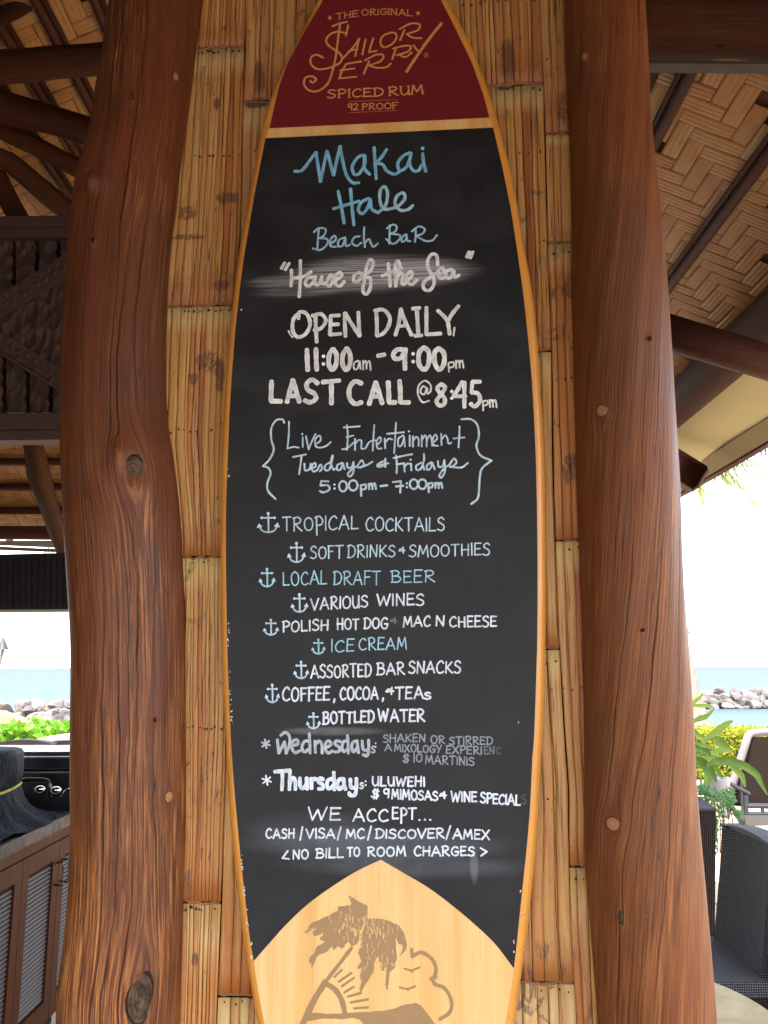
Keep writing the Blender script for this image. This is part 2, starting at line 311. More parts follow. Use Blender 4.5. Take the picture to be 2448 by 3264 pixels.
M_THATCH = flat('dry_thatch', (.09, .06, .03), .9, .1, var=.4, scale=60)
# ================================================================ the two log posts
def sm_noise(u, v, seed, octs=((1, 1),)):
    g = np.random.default_rng(seed); out = np.zeros(np.broadcast(u, v).shape)
    for fu, fv, a in octs:
        for _ in range(5):
            out += a / 2.2 * np.sin(u * fu * g.uniform(.5, 1.5) * g.choice([-1, 1]) + v * fv * g.uniform(.4, 1.4) * g.choice([-1, 1]) + g.uniform(0, 6.28))
    return out
def make_log(label, m, left, right, off, knots, cracks, seed, ztop=3.35, tilt=0.0):
    """left/right: outline points; knots: (px,py,rx,ry,height,kind); cracks: (u0, z0, z1, width, depth)"""
    ys = np.arange(-60, 3400, 25.); xl = np.interp(ys, [p[1] for p in left], [p[0] for p in left]); xr = np.interp(ys, [p[1] for p in right], [p[0] for p in right])
    cxs, cys, rs, zs = [], [], [], []
    for y, a, b in zip(ys, xl, xr):
        da, db = ray(a, y), ray(b, y); aa, ab = math.atan2(da[0], da[1]), math.atan2(db[0], db[1]); am = (aa + ab) / 2
        # horizontal ray at azimuth am meets the wall plane moved by off
        d = np.array([math.sin(am), math.cos(am), 0]); k = ((P0 + NW * off - np.array([0, 0, 0])) @ NW) / (d @ NW)
        mx = CX + FPX * math.tan(am) * 1.0
        dm = ray((a + b) / 2, y); hd = math.hypot(dm[0], dm[1]); cxs.append(d[0] * k); cys.append(d[1] * k); rs.append(k * math.sin((ab - aa) / 2)); zs.append(EYE + dm[2] / hd * k)
    zs, cxs, cys, rs = map(np.array, (zs, cxs, cys, rs)); o = np.argsort(zs); zs, cxs, cys, rs = zs[o], cxs[o], cys[o], rs[o]
    def sm(a): return np.convolve(np.pad(a, 2, 'edge'), [.1, .2, .4, .2, .1], 'valid')
    cxs, cys, rs = sm(cxs), sm(cys), sm(rs)
    Z = np.arange(0.0, ztop, .004); cx, cy, rr = np.interp(Z, zs, cxs), np.interp(Z, zs, cys), np.interp(Z, zs, rs)
    th = np.concatenate([np.linspace(-1.75, 1.75, 300), np.linspace(1.75, 2 * math.pi - 1.75, 26)[1:-1]]); n = len(th)
    mid = len(Z) // 3; base_az = math.atan2(-cx[mid], -cy[mid])
    rm = float(rr.mean()); U, V = np.meshgrid(th * rm, Z)
    wu = U + tilt * (V - 1.45) + .012 * np.sin(V * 1.7 + seed) + .006 * np.sin(V * 4.3 + U * 5 + seed * 2) + .004 * np.sin(V * 7.7 + U * 9 + 1)
    D = .0014 * sm_noise(U, V, seed, ((14, 2.5, 1),)) / 1.5 + .0006 * sm_noise(wu, V, seed + 1, ((120, 4, 1),))
    def surf(px, py):
        d = ray(px, py); best = None
        for k in np.linspace(1.0, 1.9, 900):
            p = CAM + d * k; z = p[2]; c0 = np.interp(z, Z, cx); c1 = np.interp(z, Z, cy); r0 = np.interp(z, Z, rr)
            if math.hypot(p[0] - c0, p[1] - c1) < r0:
                a = math.atan2(p[0] - c0, p[1] - c1) - base_az; a = (a + math.pi) % (2 * math.pi) - math.pi
                return a, z, p
        p = CAM + d * 1.45; return 0, p[2], p
    kn = []; hts = {}
    for (px, py, rx, ry, h, kind) in knots:
        a, z, p = surf(px, py); ku = a * rm; sx, sz = rx * .00055, ry * .00055; kn.append((a, z, sx, sz, kind)); hts[(a, z)] = h
        q = ((U - ku) / (sx * 1.9)) ** 2 + ((V - z) / (sz * 2.0)) ** 2; D += h * np.exp(-q)
        if kind == 'knot': D -= h * .75 * np.exp(-(((U - ku) / sx) ** 2 + ((V - z) / sz) ** 2) ** 2)
        push = np.exp(-(((V - z) / (sz * 2.6)) ** 2)) * np.exp(-(((U - ku) / (sx * 3)) ** 2)); wu = wu - np.sign(U - ku) * sx * .75 * push * np.tanh(np.abs(U - ku) / (sx * .4))
    C = np.zeros_like(D); g = np.random.default_rng(seed + 5)
    for (u0, z0, z1, wd, dp) in cracks:
        wob = .003 * np.sin(V * 9 + u0 * 70) + .0015 * np.sin(V * 23 + u0 * 31) + .0006 * np.sin(V * 71 + u0 * 11); fade = np.clip(np.minimum(V - z0, z1 - V) / .12, 0, 1)
        k = np.exp(-((wu + wob - u0) / (wd * (.35 + .65 * fade))) ** 2) * (fade > 0) * (.75 + .25 * np.sin(V * 13 + u0 * 50)); D -= dp * k; C = np.maximum(C, np.clip(k * 1.25 - .15, 0, 1) * min(1, dp / .002))
    Rr = rr[:, None] + D; az = base_az + th[None, :]
    X = cx[:, None] + Rr * np.sin(az); Y = cy[:, None] + Rr * np.cos(az)
    verts = np.stack([X, Y, V + 0 * X], -1).reshape(-1, 3); idx = np.arange(len(Z) * n).reshape(len(Z), n)
    a = idx[:-1, :]; b = np.roll(idx, -1, 1)[:-1, :]; c = np.roll(idx, -1, 1)[1:, :]; d = idx[1:, :]
    faces = np.stack([a, b, c, d], -1).reshape(-1, 4)[:, ::-1]
    root = thing('log_post', label, 'post', (float(cx[0]), float(cy[0]), 0), 0, 'log posts beside the surfboard')
    mk('log_trunk', verts, np.ascontiguousarray(faces), m, root, True, uv=np.stack([wu, V], -1).reshape(-1, 2), attrs={'crack': C.ravel()})
    for (a_, z, sx, sz, kind) in kn:
        if kind == 'bump': continue
        c0, c1, r0 = np.interp(z, Z, cx), np.interp(z, Z, cy), np.interp(z, Z, rr)
        nrm = np.array([math.sin(base_az + a_), math.cos(base_az + a_), 0]); tg = np.array([math.cos(base_az + a_), -math.sin(base_az + a_), 0])
        hh_ = hts[(a_, z)]; c = np.array([c0, c1, z]) + nrm * (r0 + .001 + (.3 * hh_ if kind == 'knot' else hh_)); rnd = random.Random(int(z * 1000)); Vv = []; Ff = []
        rings = ((1.0, -.004), (.97, .0006), (.7, .0016), (.35, .0008)) if kind == 'knot' else ((1.0, -.003), (1.0, .0016), (.85, .0022), (.4, .0022))
        for (f, h) in rings:
            for j in range(20):
                t = 2 * math.pi * j / 20; wv = 1 + (.12 * math.sin(2 * t + z * 9) + .08 * math.sin(3 * t + z) if kind == 'knot' else .02 * math.sin(3 * t))
                Vv.append(c + tg * (sx * f * wv * math.cos(t)) + np.array([0, 0, 1]) * (sz * f * wv * math.sin(t)) + nrm * (h + (rnd.uniform(-.0006, .0006) if kind == 'knot' else 0) - (sx * math.cos(t) * f) ** 2 / (2 * r0)))
        Vv.append(c + nrm * .001)
        for k in range(3):
            for j in range(20): Ff.append((k * 20 + j, k * 20 + (j + 1) % 20, k * 20 + 20 + (j + 1) % 20, k * 20 + 20 + j))
        for j in range(20): Ff.append((60 + j, 60 + (j + 1) % 20, 80))
        mk('knot' if kind == 'knot' else 'wood_plug', Vv, Ff, M_KNOT if kind == 'knot' else M_PLUG, root, True, uv=[(float((p - c) @ tg) / sx, float(p[2] - c[2]) / sz) for p in map(np.array, Vv)])
    return surf
LL = [(352, 0), (338, 97), (323, 211), (302, 316), (291, 401), (274, 477), (249, 548), (236, 612), (228, 696), (217, 780), (211, 869), (200, 1019), (193, 1124), (189, 1272), (191, 1441), (196, 1567), (203, 1715), (207, 1784), (215, 1911), (222, 2037), (223, 2164), (220, 2291), (219, 2459), (220, 2561), (221, 2624), (217, 2772), (209, 2898), (194, 3025), (181, 3109), (176, 3194), (174, 3400)]
LR = [(654, 0), (641, 105), (629, 211), (614, 338), (601, 422), (584, 548), (572, 675), (557, 781), (548, 886), (544, 977), (541, 1103), (540, 1230), (543, 1356), (555, 1410), (563, 1455), (567, 1500), (576, 1567), (586, 1673), (589, 1763), (595, 1911), (596, 2080), (596, 2291), (597, 2460), (595, 2645), (589, 2835), (584, 2983), (576, 3109), (572, 3264)]
RL = [(1801, 0), (1803, 105), (1813, 253), (1820, 506), (1824, 717), (1824, 913), (1826, 1019), (1832, 1230), (1839, 1483), (1845, 1694), (1849, 1784), (1853, 1953), (1860, 2164), (1861, 2460), (1860, 2519), (1861, 2730), (1875, 2898), (1887, 3067), (1902, 3264)]
RR_ = [(2062, 0), (2069, 169), (2079, 380), (2098, 591), (2119, 759), (2130, 886), (2134, 934), (2147, 1145), (2159, 1356), (2170, 1567), (2175, 1750), (2185, 1911), (2195, 2080), (2206, 2206), (2214, 2333), (2219, 2480), (2225, 2561), (2242, 2751), (2258, 2941), (2273, 3109), (2286, 3264)]
gr = random.Random(3)
lcr = [(-.002, .0, 2.35, .0010, .004), (.026, .4, 1.75, .0010, .004), (.05, .9, 1.7, .0016, .005), (-.035, .2, 2.5, .0008, .003), (-.06, .8, 1.95, .0007, .0025), (.012, 1.2, 3.0, .0008, .0035), (.07, 1.7, 3.1, .0007, .0025)]
lcr += [(gr.uniform(-.11, .1), z, z + gr.uniform(.08, .5), gr.uniform(.0004, .0006), gr.uniform(.0007, .0016)) for z in [gr.uniform(.8, 2.9) for _ in range(36)]]
make_log('reddish log post with a large knot, left of the surfboard', M_LOG, LL, LR, .02,
    [(424, 1495, 40, 46, .006, 'knot'), (443, 3180, 40, 72, .006, 'knot'), (302, 580, 20, 17, .011, 'bump'), (300, 765, 8, 12, .005, 'knot'), (426, 306, 8, 13, .004, 'knot'), (570, 1440, 10, 26, .010, 'bump'),
     (559, 247, 12, 16, .002, 'plug'), (532, 2538, 15, 17, .002, 'plug'), (292, 590, 9, 9, .004, 'knot'), (492, 2292, 5, 9, .002, 'knot')], lcr, 11)
rcr = [(.0, .3, 1.75, .0009, .003), (-.055, .7, 2.0, .0006, .002), (.045, .7, 1.75, .0008, .0025), (-.03, .75, 1.2, .0006, .002), (.02, 1.9, 2.35, .0005, .0014)]
rcr += [(gr.uniform(-.1, .1), z, z + gr.uniform(.06, .4), gr.uniform(.0004, .0005), gr.uniform(.0005, .001)) for z in [gr.uniform(.8, 2.9) for _ in range(26)]]
make_log('smooth brown log post with pale round plugs, right of the surfboard', M_LOGR, RL, RR_, .03,
    [(1923, 1312, 18, 18, .002, 'plug'), (1956, 2626, 20, 19, .002, 'plug'), (1872, 186, 11, 15, .003, 'plug'), (1978, 2924, 7, 17, .003, 'knot'), (2050, 2010, 5, 6, .001, 'knot'), (2073, 1080, 5, 8, .001, 'knot')], rcr, 23, tilt=.13)
# ================================================================ bamboo wall
wall = thing('bamboo_wall', 'wall of split flattened bamboo boards between the two log posts', 'wall', (0, DW, 0), -PSI)
bk = MB(); bk.box((.0, .035, 1.65), (1.0, .05, 3.3)); bk.build('backing_board', M_DARK, wall, local=True)
def edge(pts, off=.01):
    q = sorted([wsz(*p, off)[::-1] for p in pts]); z = [a for a, _ in q]; s = [b for _, b in q]
    k0 = (s[1] - s[0]) / (z[1] - z[0]); k1 = (s[-1] - s[-2]) / (z[-1] - z[-2])
    return lambda zz: float(np.interp(zz, z, s)) if z[0] <= zz <= z[-1] else (s[0] if zz < z[0] else s[-1])
bounds = [edge([(610, 0), (520, 1000), (505, 1400), (545, 1700), (550, 2600), (535, 3264)]),
    edge([(784, 0), (780, 300), (768, 700), (745, 1200), (731, 1600), (724, 2300), (711, 2600), (703, 2900), (690, 3264)]),
    edge([(1120, 0), (1100, 3264)]), edge([(1470, 0), (1476, 100), (1490, 500), (1500, 3264)]),
    edge([(1726, 0), (1731, 200), (1741, 500), (1750, 800), (1757, 1100), (1762, 1400), (1771, 1700), (1778, 2000), (1795, 2300), (1812, 2500), (1817, 2900), (1826, 3130), (1835, 3264)]),
    edge([(1850, 0), (1870, 800), (1905, 1800), (1930, 2500), (1975, 3264)])]
nodes = [[154, 974, 1773, 2874], [322, 1300, 2200, 3177], [600, 1900, 2900], [272, 1122, 2068, 3129], [425, 774, 1722, 2762]]
nstrip = [12, 12, 6, 12, 6]; boff = [.013, .010, .008, .012, .016]
nailrows = [[168, 497, 990, 1372, 1790, 2322, 2892], [486, 930, 1200, 3195], [], [6, 290, 495, 768, 1205, 1700, 2112, 2545, 3150], [186, 425, 805, 1208, 1752, 2195, 2798]]
for bi in range(5):
    bL, bR = bounds[bi], bounds[bi + 1]; xm = {0: 640, 1: 830, 2: 1250, 3: 1640, 4: 1800}[bi]; off = boff[bi]
    board = mk('bamboo_board', [(bL(1.6) * 0 + x, y, z) for (x, y, z) in []] or [(bL(z) + .002 if i == 0 else bR(z) - .002, -off + .010, z) for z in np.linspace(0, 3.25, 12) for i in (0, 1)],
        [(2 * k, 2 * k + 1, 2 * k + 3, 2 * k + 2) for k in range(11)], M_DARK, wall, local=True)
    nz = sorted([0.0] + [wsz(xm, y, off)[1] for y in nodes[bi]] + [3.28]); rb = random.Random(40 + bi)
    fr = [0.0]
    for k in range(nstrip[bi]): fr.append(fr[-1] + rb.choice([.5, .8, 1, 1.3, 1.5]))
    fr = [f / fr[-1] for f in fr]
    for si in range(len(nz) - 1):
        z0, z1 = nz[si] + .002, nz[si + 1] - .003; ns = len(fr)
        jit = [rb.uniform(-.2, .2) / nstrip[bi] if 0 < k < ns - 1 else 0 for k in range(ns)]; ph = [rb.uniform(0, 6.28) for _ in range(ns)]; taper = [rb.uniform(-.25, .25) / nstrip[bi] if 0 < k < ns - 1 else 0 for k in range(ns)]
        rows = 14
        for k in range(ns - 1):
            gap = rb.choice([.0003, .0005, .0009, .0014]); lift = rb.uniform(0, .0011); V = []; nv = []; uv = []; prof = [(0, -.005), (.02, -.0001), (.3, .0002), (.7, .0002), (.98, -.0001), (1, -.005)]
            for r in range(rows + 1):
                t = r / rows; z = z0 + (z1 - z0) * t; L_, R__ = bL(z), bR(z); W_ = R__ - L_
                def bd(q): return L_ + W_ * (fr[q] + jit[q] + taper[q] * (t - .5)) + (.0010 * math.sin(z * 14 + ph[q]) + .0006 * math.sin(z * 37 + ph[q] * 2) if 0 < q < ns - 1 else .0012 * math.sin(z * 11 + bi))
                a, b = bd(k) + gap / 2, bd(k + 1) - gap / 2
                fl = .0016 * math.exp(-(t * (z1 - z0) / .010) ** 2) + .0006 * math.exp(-((1 - t) * (z1 - z0) / .02) ** 2)
                for (f, h) in prof: V.append((a + (b - a) * f, -(off + lift + fl + h), z)); nv.append(t); uv.append((a + (b - a) * f, z))
            F = [(r * 6 + j, r * 6 + j + 1, r * 6 + 7 + j, r * 6 + 6 + j) for r in range(rows) for j in range(5)]
            F += [tuple(range(5, -1, -1)), tuple(rows * 6 + j for j in range(6))]
            mk('bamboo_strip', V, F, M_BAM, board, True, uv=uv, local=True, attrs={'nv': nv})
        if si > 0:                       # the ring of the old node
            zz = nz[si]; V = []; m_ = 26
            for j in range(m_ + 1):
                x = bL(zz) + .001 + (bR(zz) - bL(zz) - .002) * j / m_; dz = .0012 * math.sin(j * .9 + bi * 2 + si) + rb.uniform(-.0012, .0012) + .003 * math.sin(j * .21 + si)
                for (dy, dd) in ((.0, .0032), (.0026, .0018), (.0022, -.001), (-.002, -.003)): V.append((x, -(off + dy + rb.uniform(-.0004, .0004)), zz + dz + dd * rb.uniform(.6, 1.3)))
            F = [(j * 4 + q, j * 4 + q + 1, j * 4 + 5 + q, j * 4 + 4 + q) for j in range(m_) for q in range(3)]
            mk('node_ring', V, [f[::-1] for f in F], M_NODE, board, True, local=True)
    for ny in nailrows[bi]:
        zz = wsz(xm, ny, off)[1]; L_, R__ = bL(zz), bR(zz)
        for k in range(nstrip[bi]):
            if rb.random() < .42: continue
            x = L_ + (R__ - L_) * (fr[k] + fr[k + 1]) / 2 + rb.uniform(-.003, .003); z = zz + rb.uniform(-.004, .004); r0 = rb.uniform(.0010, .0019); V = []
            for (f, h) in ((1.25, .001), (.85, .0040)):
                V += [(x + r0 * f * math.cos(q * math.pi / 4), -(off + h), z + r0 * f * 1.15 * math.sin(q * math.pi / 4)) for q in range(8)]
            mk('nail', V, [(q, (q + 1) % 8, 8 + (q + 1) % 8, 8 + q) for q in range(8)] + [tuple(range(8, 16))], M_NAIL, board, False, local=True)
# ================================================================ surfboard
brd = thing('surfboard', 'tall surfboard menu sign with blackboard face and dark red top, between the log posts', 'surfboard', (0, DW, 0), -PSI)
OFR, OEDGE, OBACK = .050, .036, .022
outL = [(1019, 0), (935, 170), (872, 289), (834, 409), (800, 615), (764, 796), (746, 945), (731, 1089), (719, 1234), (711, 1379), (706, 1523), (702, 1745), (704, 1962), (708, 2142), (717, 2323), (722, 2400), (728, 2556), (740, 2693), (754, 2822), (773, 2986), (797, 3142), (820, 3264)]
outR = [(1424, 0), (1490, 108), (1537, 224), (1574, 325), (1602, 434), (1631, 542), (1653, 651), (1671, 777), (1700, 927), (1713, 1053), (1720, 1143), (1727, 1270), (1736, 1415), (1739, 1559), (1741, 1781), (1741, 1925), (1739, 2070), (1736, 2215), (1731, 2359), (1724, 2400), (1716, 2595), (1705, 2732), (1689, 2888), (1673, 3025), (1654, 3162), (1634, 3264)]
prL = [(1034, 0), (974, 101), (920, 203), (891, 282), (862, 409), (850, 439), (815, 615), (784, 796), (769, 901), (753, 1046), (742, 1180), (733, 1324), (728, 1451), (722, 1596), (721, 1781), (723, 1962), (726, 2106), (731, 2251), (738, 2396), (750, 2556), (766, 2732), (779, 2849), (797, 3005), (808, 3062)]
prR = [(1409, 0), (1454, 90), (1508, 202), (1545, 307), (1563, 376), (1574, 405), (1602, 524), (1631, 669), (1651, 800), (1671, 945), (1686, 1089), (1697, 1216), (1704, 1342), (1709, 1469), (1712, 1600), (1714, 1781), (1714, 1925), (1712, 2070), (1707, 2215), (1702, 2359), (1697, 2400), (1689, 2576), (1677, 2712), (1660, 2869), (1644, 3025), (1636, 3087)]
def sz(pts, off): q = sorted([wsz(*p, off)[::-1] for p in pts]); return np.array([a for a, _ in q]), np.array([b for _, b in q])
zL, sL = sz(outL, OEDGE); zR, sR = sz(outR, OEDGE)
def smooth_ext(z, s, tip, tail):
    zz = np.concatenate([[tail[0]], z, [tip[0]]]); ss = np.concatenate([[tail[1]], s, [tip[1]]]); return zz, ss
cs = (sL[-1] + sR[-1]) / 2; cb = (sL[0] + sR[0]) / 2
ZTIP = zL[-1] + .20; ZTAIL = .38
ZB = np.concatenate([np.linspace(ZTAIL, zL[0], 14)[:-1], np.linspace(zL[0], zL[-1], 90), zL[-1] + .2 * np.sin(np.linspace(0, math.pi / 2, 12))[1:]])
def half(z):
    l = np.interp(z, zL, sL); r = np.interp(z, zR, sR)
    if z > zL[-1]:
        f = math.sqrt(max(0, 1 - ((z - zL[-1]) / .2001) ** 1.7)); c = cs; hw = (sR[-1] - sL[-1]) / 2 * f; return c - hw, c + hw
    if z < zL[0]:
        t = (zL[0] - z) / (zL[0] - ZTAIL); c = cb; hw = (sR[0] - sL[0]) / 2 * (1 - .75 * t ** 1.6 - .1 * t); return c - hw, c + hw
    return l, r
lr = np.array([half(z) for z in ZB])
for i in range(2):
    a = lr[:, i]; inner = np.convolve(np.pad(a, 2, 'edge'), np.ones(5) / 5, 'valid'); lr[3:-14, i] = inner[3:-14]
prof = [(0, OEDGE - .008, 0), (0, OEDGE, 0), (.0025, OEDGE + .006, 0), (.007, OEDGE + .0115, 0), (.0125, OFR - .0004, 0), (.017, OFR, 1)]
V = []; uv = []; K = 2 * len(prof) + 2
for z, (l, r) in zip(ZB, lr):
    h = (r - l) / 2; row = [(l + min(a, h * .9), o) for a, o, _ in prof]; row2 = [(r - min(a, h * .9), o) for a, o, _ in prof][::-1]
    for (x, o) in [(l + min(.012, h * .5), OBACK)] + row + row2 + [(r - min(.012, h * .5), OBACK)]: V.append((x, -o, z)); uv.append((x, z))
F = [(i * K + j, i * K + (j + 1) % K, (i + 1) * K + (j + 1) % K, (i + 1) * K + j) for i in range(len(ZB) - 1) for j in range(K)]
F += [tuple(range(K - 1, -1, -1)), tuple((len(ZB) - 1) * K + j for j in range(K))]
body = mk('board_rail', V, F, M_RAIL, brd, True, uv=uv, local=True)
def sheet(name, top, bot, m, off, extend=None, parent=brd):
    """a sheet on the board face: columns between a top and a bottom edge curve (both lists of (s,z))"""
    V = [(s, -off, z) for s, z in top] + [(s, -off, z) for s, z in bot]; n = len(top)
    return mk(name, V, [(i, n + i, n + i + 1, i + 1) for i in range(n - 1)], m, parent, local=True, uv=[(v[0], v[2]) for v in V])
pzL, psL = sz(prL, OFR); pzR, psR = sz(prR, OFR)
def rows_sheet(name, z0, z1, m, off, slope0=0, slope1=0, n=60, inset=0.0, parent=brd):
    """rows from z0 (bottom) to z1 (top), edges following the print outline"""
    V = []
    for i in range(n + 1):
        t = i / n
        for side in (0, 1):
            z = (z0[side] * (1 - t) + z1[side] * t)
            if z <= pzL[-1]: s = np.interp(z, pzL, psL) + inset if side == 0 else np.interp(z, pzR, psR) - inset
            else:
                l, r = half(z - .0); s = l + .013 if side == 0 else r - .013
                f = max(0, 1 - ((z - pzL[-1]) / .187) ** 1.7) ** .5; hw = (psR[-1] - psL[-1]) / 2 * f; s = (psL[-1] + psR[-1]) / 2 + (-hw if side == 0 else hw)
            V.append((s, -off, z))
    return mk(name, V, [(2 * i, 2 * i + 1, 2 * i + 3, 2 * i + 2) for i in range(n)], m, parent, local=True, uv=[(v[0], v[2]) for v in V])
Zp = lambda x, y: wsz(x, y, OFR)[1]
redp = rows_sheet('red_top_panel', (Zp(862, 409), Zp(1563, 376)), (pzL[-1] + .185, pzL[-1] + .185), M_RED, OFR + .0008)
band = rows_sheet('wooden_band', (Zp(852, 439), Zp(1573, 407)), (Zp(862, 409), Zp(1563, 376)), M_BOARD, OFR + .0003, n=4)
# blackboard: between the band and the pointed arch
archL = [(808, 3062), (856, 3007), (914, 2943), (983, 2879), (1064, 2821), (1139, 2775), (1213, 2740)]
archR = [(1278, 2778), (1365, 2830), (1446, 2891), (1521, 2955), (1579, 3012), (1636, 3087)]
arch = [wsz(*p, OFR) for p in archL + archR]
def cr(pts, sub=6):
    P = [np.array(p, float) for p in pts]; P = [2 * P[0] - P[1]] + P + [2 * P[-1] - P[-2]]; out = []
    for i in range(1, len(P) - 2):
        for k in range(sub):
            t = k / sub; a, b, c, d = P[i - 1:i + 3]; out.append(.5 * (2 * b + (c - a) * t + (2 * a - 5 * b + 4 * c - d) * t * t + (3 * b - a - 3 * c + d) * t ** 3))
    out.append(P[-2]); return out
aL = cr([wsz(*p, OFR) for p in archL]); aR = cr([wsz(1213, 2740, OFR)] + [wsz(*p, OFR) for p in archR])
zlt, zrt = Zp(850, 441), Zp(1574, 408)
poly = [(np.interp(z, pzL, psL), z) for z in np.linspace(zlt, aL[0][1], 70)] + [tuple(p) for p in aL[1:]] + [tuple(p) for p in aR[1:]] + [(np.interp(z, pzR, psR), z) for z in np.linspace(aR[-1][1], zrt, 70)][1:]
def polymesh(name, poly, m, off, parent):
    tri = tessellate_polygon([[Vector((a, b, 0)) for a, b in poly]])
    V = [(a, -off, b) for a, b in poly]; F = []
    for t in tri:
        p, q, r = (poly[i] for i in t); ar = (q[0] - p[0]) * (r[1] - p[1]) - (q[1] - p[1]) * (r[0] - p[0]); F.append(tuple(t) if ar > 0 else tuple(t[::-1]))
    return mk(name, V, F, m, parent, local=True, uv=poly)
blackp = polymesh('blackboard_panel', poly, M_BLACK, OFR + .0008, brd)
# bare wood deck below the arch
low = [tuple(p) for p in aL] + [tuple(p) for p in aR[1:]]
wl = [(half(z)[0] + .0155, z) for z in np.linspace(low[0][1], ZTAIL + .02, 30)][1:]; wr = [(half(z)[1] - .0155, z) for z in np.linspace(ZTAIL + .02, low[-1][1], 30)][:-1]
deck = polymesh('bare_wood_deck', low[::-1] + wl + wr, M_BOARD, OFR + .0004, brd)
# paint chips along the blackboard's left edge
chip = MB(); rc = random.Random(5)
for (x, y, n) in [(771, 2750, 7), (777, 2828, 5), (788, 2922, 5), (788, 2936, 2), (738, 2290, 9), (735, 2220, 5), (729, 2060, 5), (730, 2012, 4), (729, 1500, 4), (1636, 3020, 3), (1660, 2862, 2), (1650, 2303, 1), (800, 3030, 7), (733, 2160, 4), (772, 988, 1)]:
    for _ in range(n):
        s, z = wsz(x + rc.uniform(-3, 3), y + rc.uniform(-26, 26) * (n > 1), OFR); a = rc.uniform(.0006, .0017); q = [(s + a * rc.uniform(.5, 1) * math.cos(t), -(OFR + .0013), z + 1.6 * a * rc.uniform(.5, 1) * math.sin(t)) for t in np.linspace(0, 5.4, 6)]
        chip.add(q, [tuple(range(6))])
c_ = chip.build('paint_chips', flat('bare_chip', (.75, .62, .45), .6), brd, local=True); c_['kind'] = 'stuff'
# ================================================================ lettering
class Ink:
    n = 0
    def __init__(s, parent, m, off=OFR + .0012): s.V = []; s.F = []; s.E = []; s.T = []; s.p = parent; s.m = m; s.off = off
    def stroke(s, pts, wd, smooth=True, cap=True, tap=(1, 1)):
        """pts in photo pixels, wd in photo pixels"""
        P = [np.array(wsz(*p, OFR)) for p in pts]; wm = wd * .00056 / 2 * (1.16 if wd >= 9 else 1.0)
        if smooth and len(P) > 2: P = cr(P, 7)
        Q = [P[0]]
        for p in P[1:]:
            if np.linalg.norm(p - Q[-1]) > wm * .35: Q.append(p)
        if len(Q) < 2: Q = [P[0], P[-1] + np.array([1e-4, 0])]
        P = Q; N = len(P); L = []; Rr = []; Ink.n += 1; ph = Ink.n * 1.7; b0 = s.off + (Ink.n % 12) * 9e-6
        for i in range(N):
            d = P[min(i + 1, N - 1)] - P[max(i - 1, 0)]; d = d / (np.linalg.norm(d) + 1e-12); nn = np.array([-d[1], d[0]]); t = i / (N - 1)
            w_ = wm * (1 + .07 * math.sin(i * .8 + ph) + .05 * math.sin(i * 1.9 + ph * 3)) * (tap[0] * (1 - t) + tap[1] * t); L.append(P[i] + nn * w_); Rr.append(P[i] - nn * w_)
        base = len(s.V); tn = .88 + .12 * ((Ink.n * 37) % 11) / 10
        for i in range(N):
            o = b0 + i * 8e-7; C_ = (L[i] + Rr[i]) / 2; s.V += [(L[i][0], -o, L[i][1]), (C_[0], -o, C_[1]), (Rr[i][0], -o, Rr[i][1])]; tt = min(1, tn * (.94 + .1 * math.sin(i * .55 + ph))); s.E += [1, 0, 1]; s.T += [tt] * 3
        s.F += [(base + 3 * i + q, base + 3 * i + q + 1, base + 3 * i + q + 4, base + 3 * i + q + 3) for i in range(N - 1) for q in (0, 1)]
        if cap:
            for e, (a, b, o) in enumerate(((L[0], Rr[0], b0), (L[-1], Rr[-1], b0 + N * 8e-7))):
                c = (a + b) / 2; v0 = a - c; sg = 1 if e == 0 else -1; k = len(s.V); fl_ = .62 if wd > 9 else .9
                for j in range(7):
                    t = sg * math.pi * j / 6; f_ = 1 if j in (0, 6) else 1 - (1 - fl_) * math.sin(math.pi * j / 6); s.V.append((c[0] + (v0[0] * math.cos(t) - v0[1] * math.sin(t)) * f_, -o, c[1] + (v0[0] * math.sin(t) + v0[1] * math.cos(t)) * f_)); s.E.append(1); s.T.append(tn)
                s.F.append(tuple(range(k, k + 7)) if sg > 0 else tuple(range(k + 6, k - 1, -1)))
    def fill(s, pts, sm=False):
        P = [tuple(wsz(*p, OFR)) for p in pts]; tri = tessellate_polygon([[Vector((a, b, 0)) for a, b in P]]); base = len(s.V); Ink.n += 1; o = s.off + (Ink.n % 12) * 9e-6
        s.V += [(a, -o, b) for a, b in P]; s.E += [1] * len(P); s.T += [1] * len(P)
        for t in tri:
            p, q, r = (P[i] for i in t); ar = (q[0] - p[0]) * (r[1] - p[1]) - (q[1] - p[1]) * (r[0] - p[0]); s.F.append(tuple(base + i for i in (t if ar > 0 else t[::-1])))
    def dot(s, x, y, r): s.fill([(x + r * math.cos(t), y + r * math.sin(t)) for t in np.linspace(0, 2 * math.pi, 11)[:-1]])
    def done(s, name='lettering'): return mk(name, s.V, s.F, s.m, s.p, local=True, attrs={'edge': s.E, 'tone': s.T})
G = {}
def g(ch, w_, *st): G[ch] = (w_, st)
g('A', .72, [(0, 0), (.36, 1)], [(.36, 1), (.72, 0)], [(.12, .33), (.62, .36)])
g('B', .62, [(.08, 0), (.1, 1)], [(.0, .95), (.3, 1.02), (.52, .88), (.45, .62), (.12, .52)], [(.12, .53), (.5, .5), (.62, .27), (.45, .03), (.0, .0)])
g('C', .6, [(.58, .82), (.42, .99), (.18, .85), (.03, .5), (.1, .14), (.32, .0), (.6, .12)])
g('D', .66, [(.1, 0), (.12, 1)], [(.0, .93), (.3, 1.0), (.6, .8), (.66, .45), (.5, .12), (.22, 0), (.02, .02)])
g('E', .5, [(.05, .98), (.02, .02)], [(.03, 1), (.5, .99)], [(.05, .52), (.42, .54)], [(.02, .02), (.5, .04)])
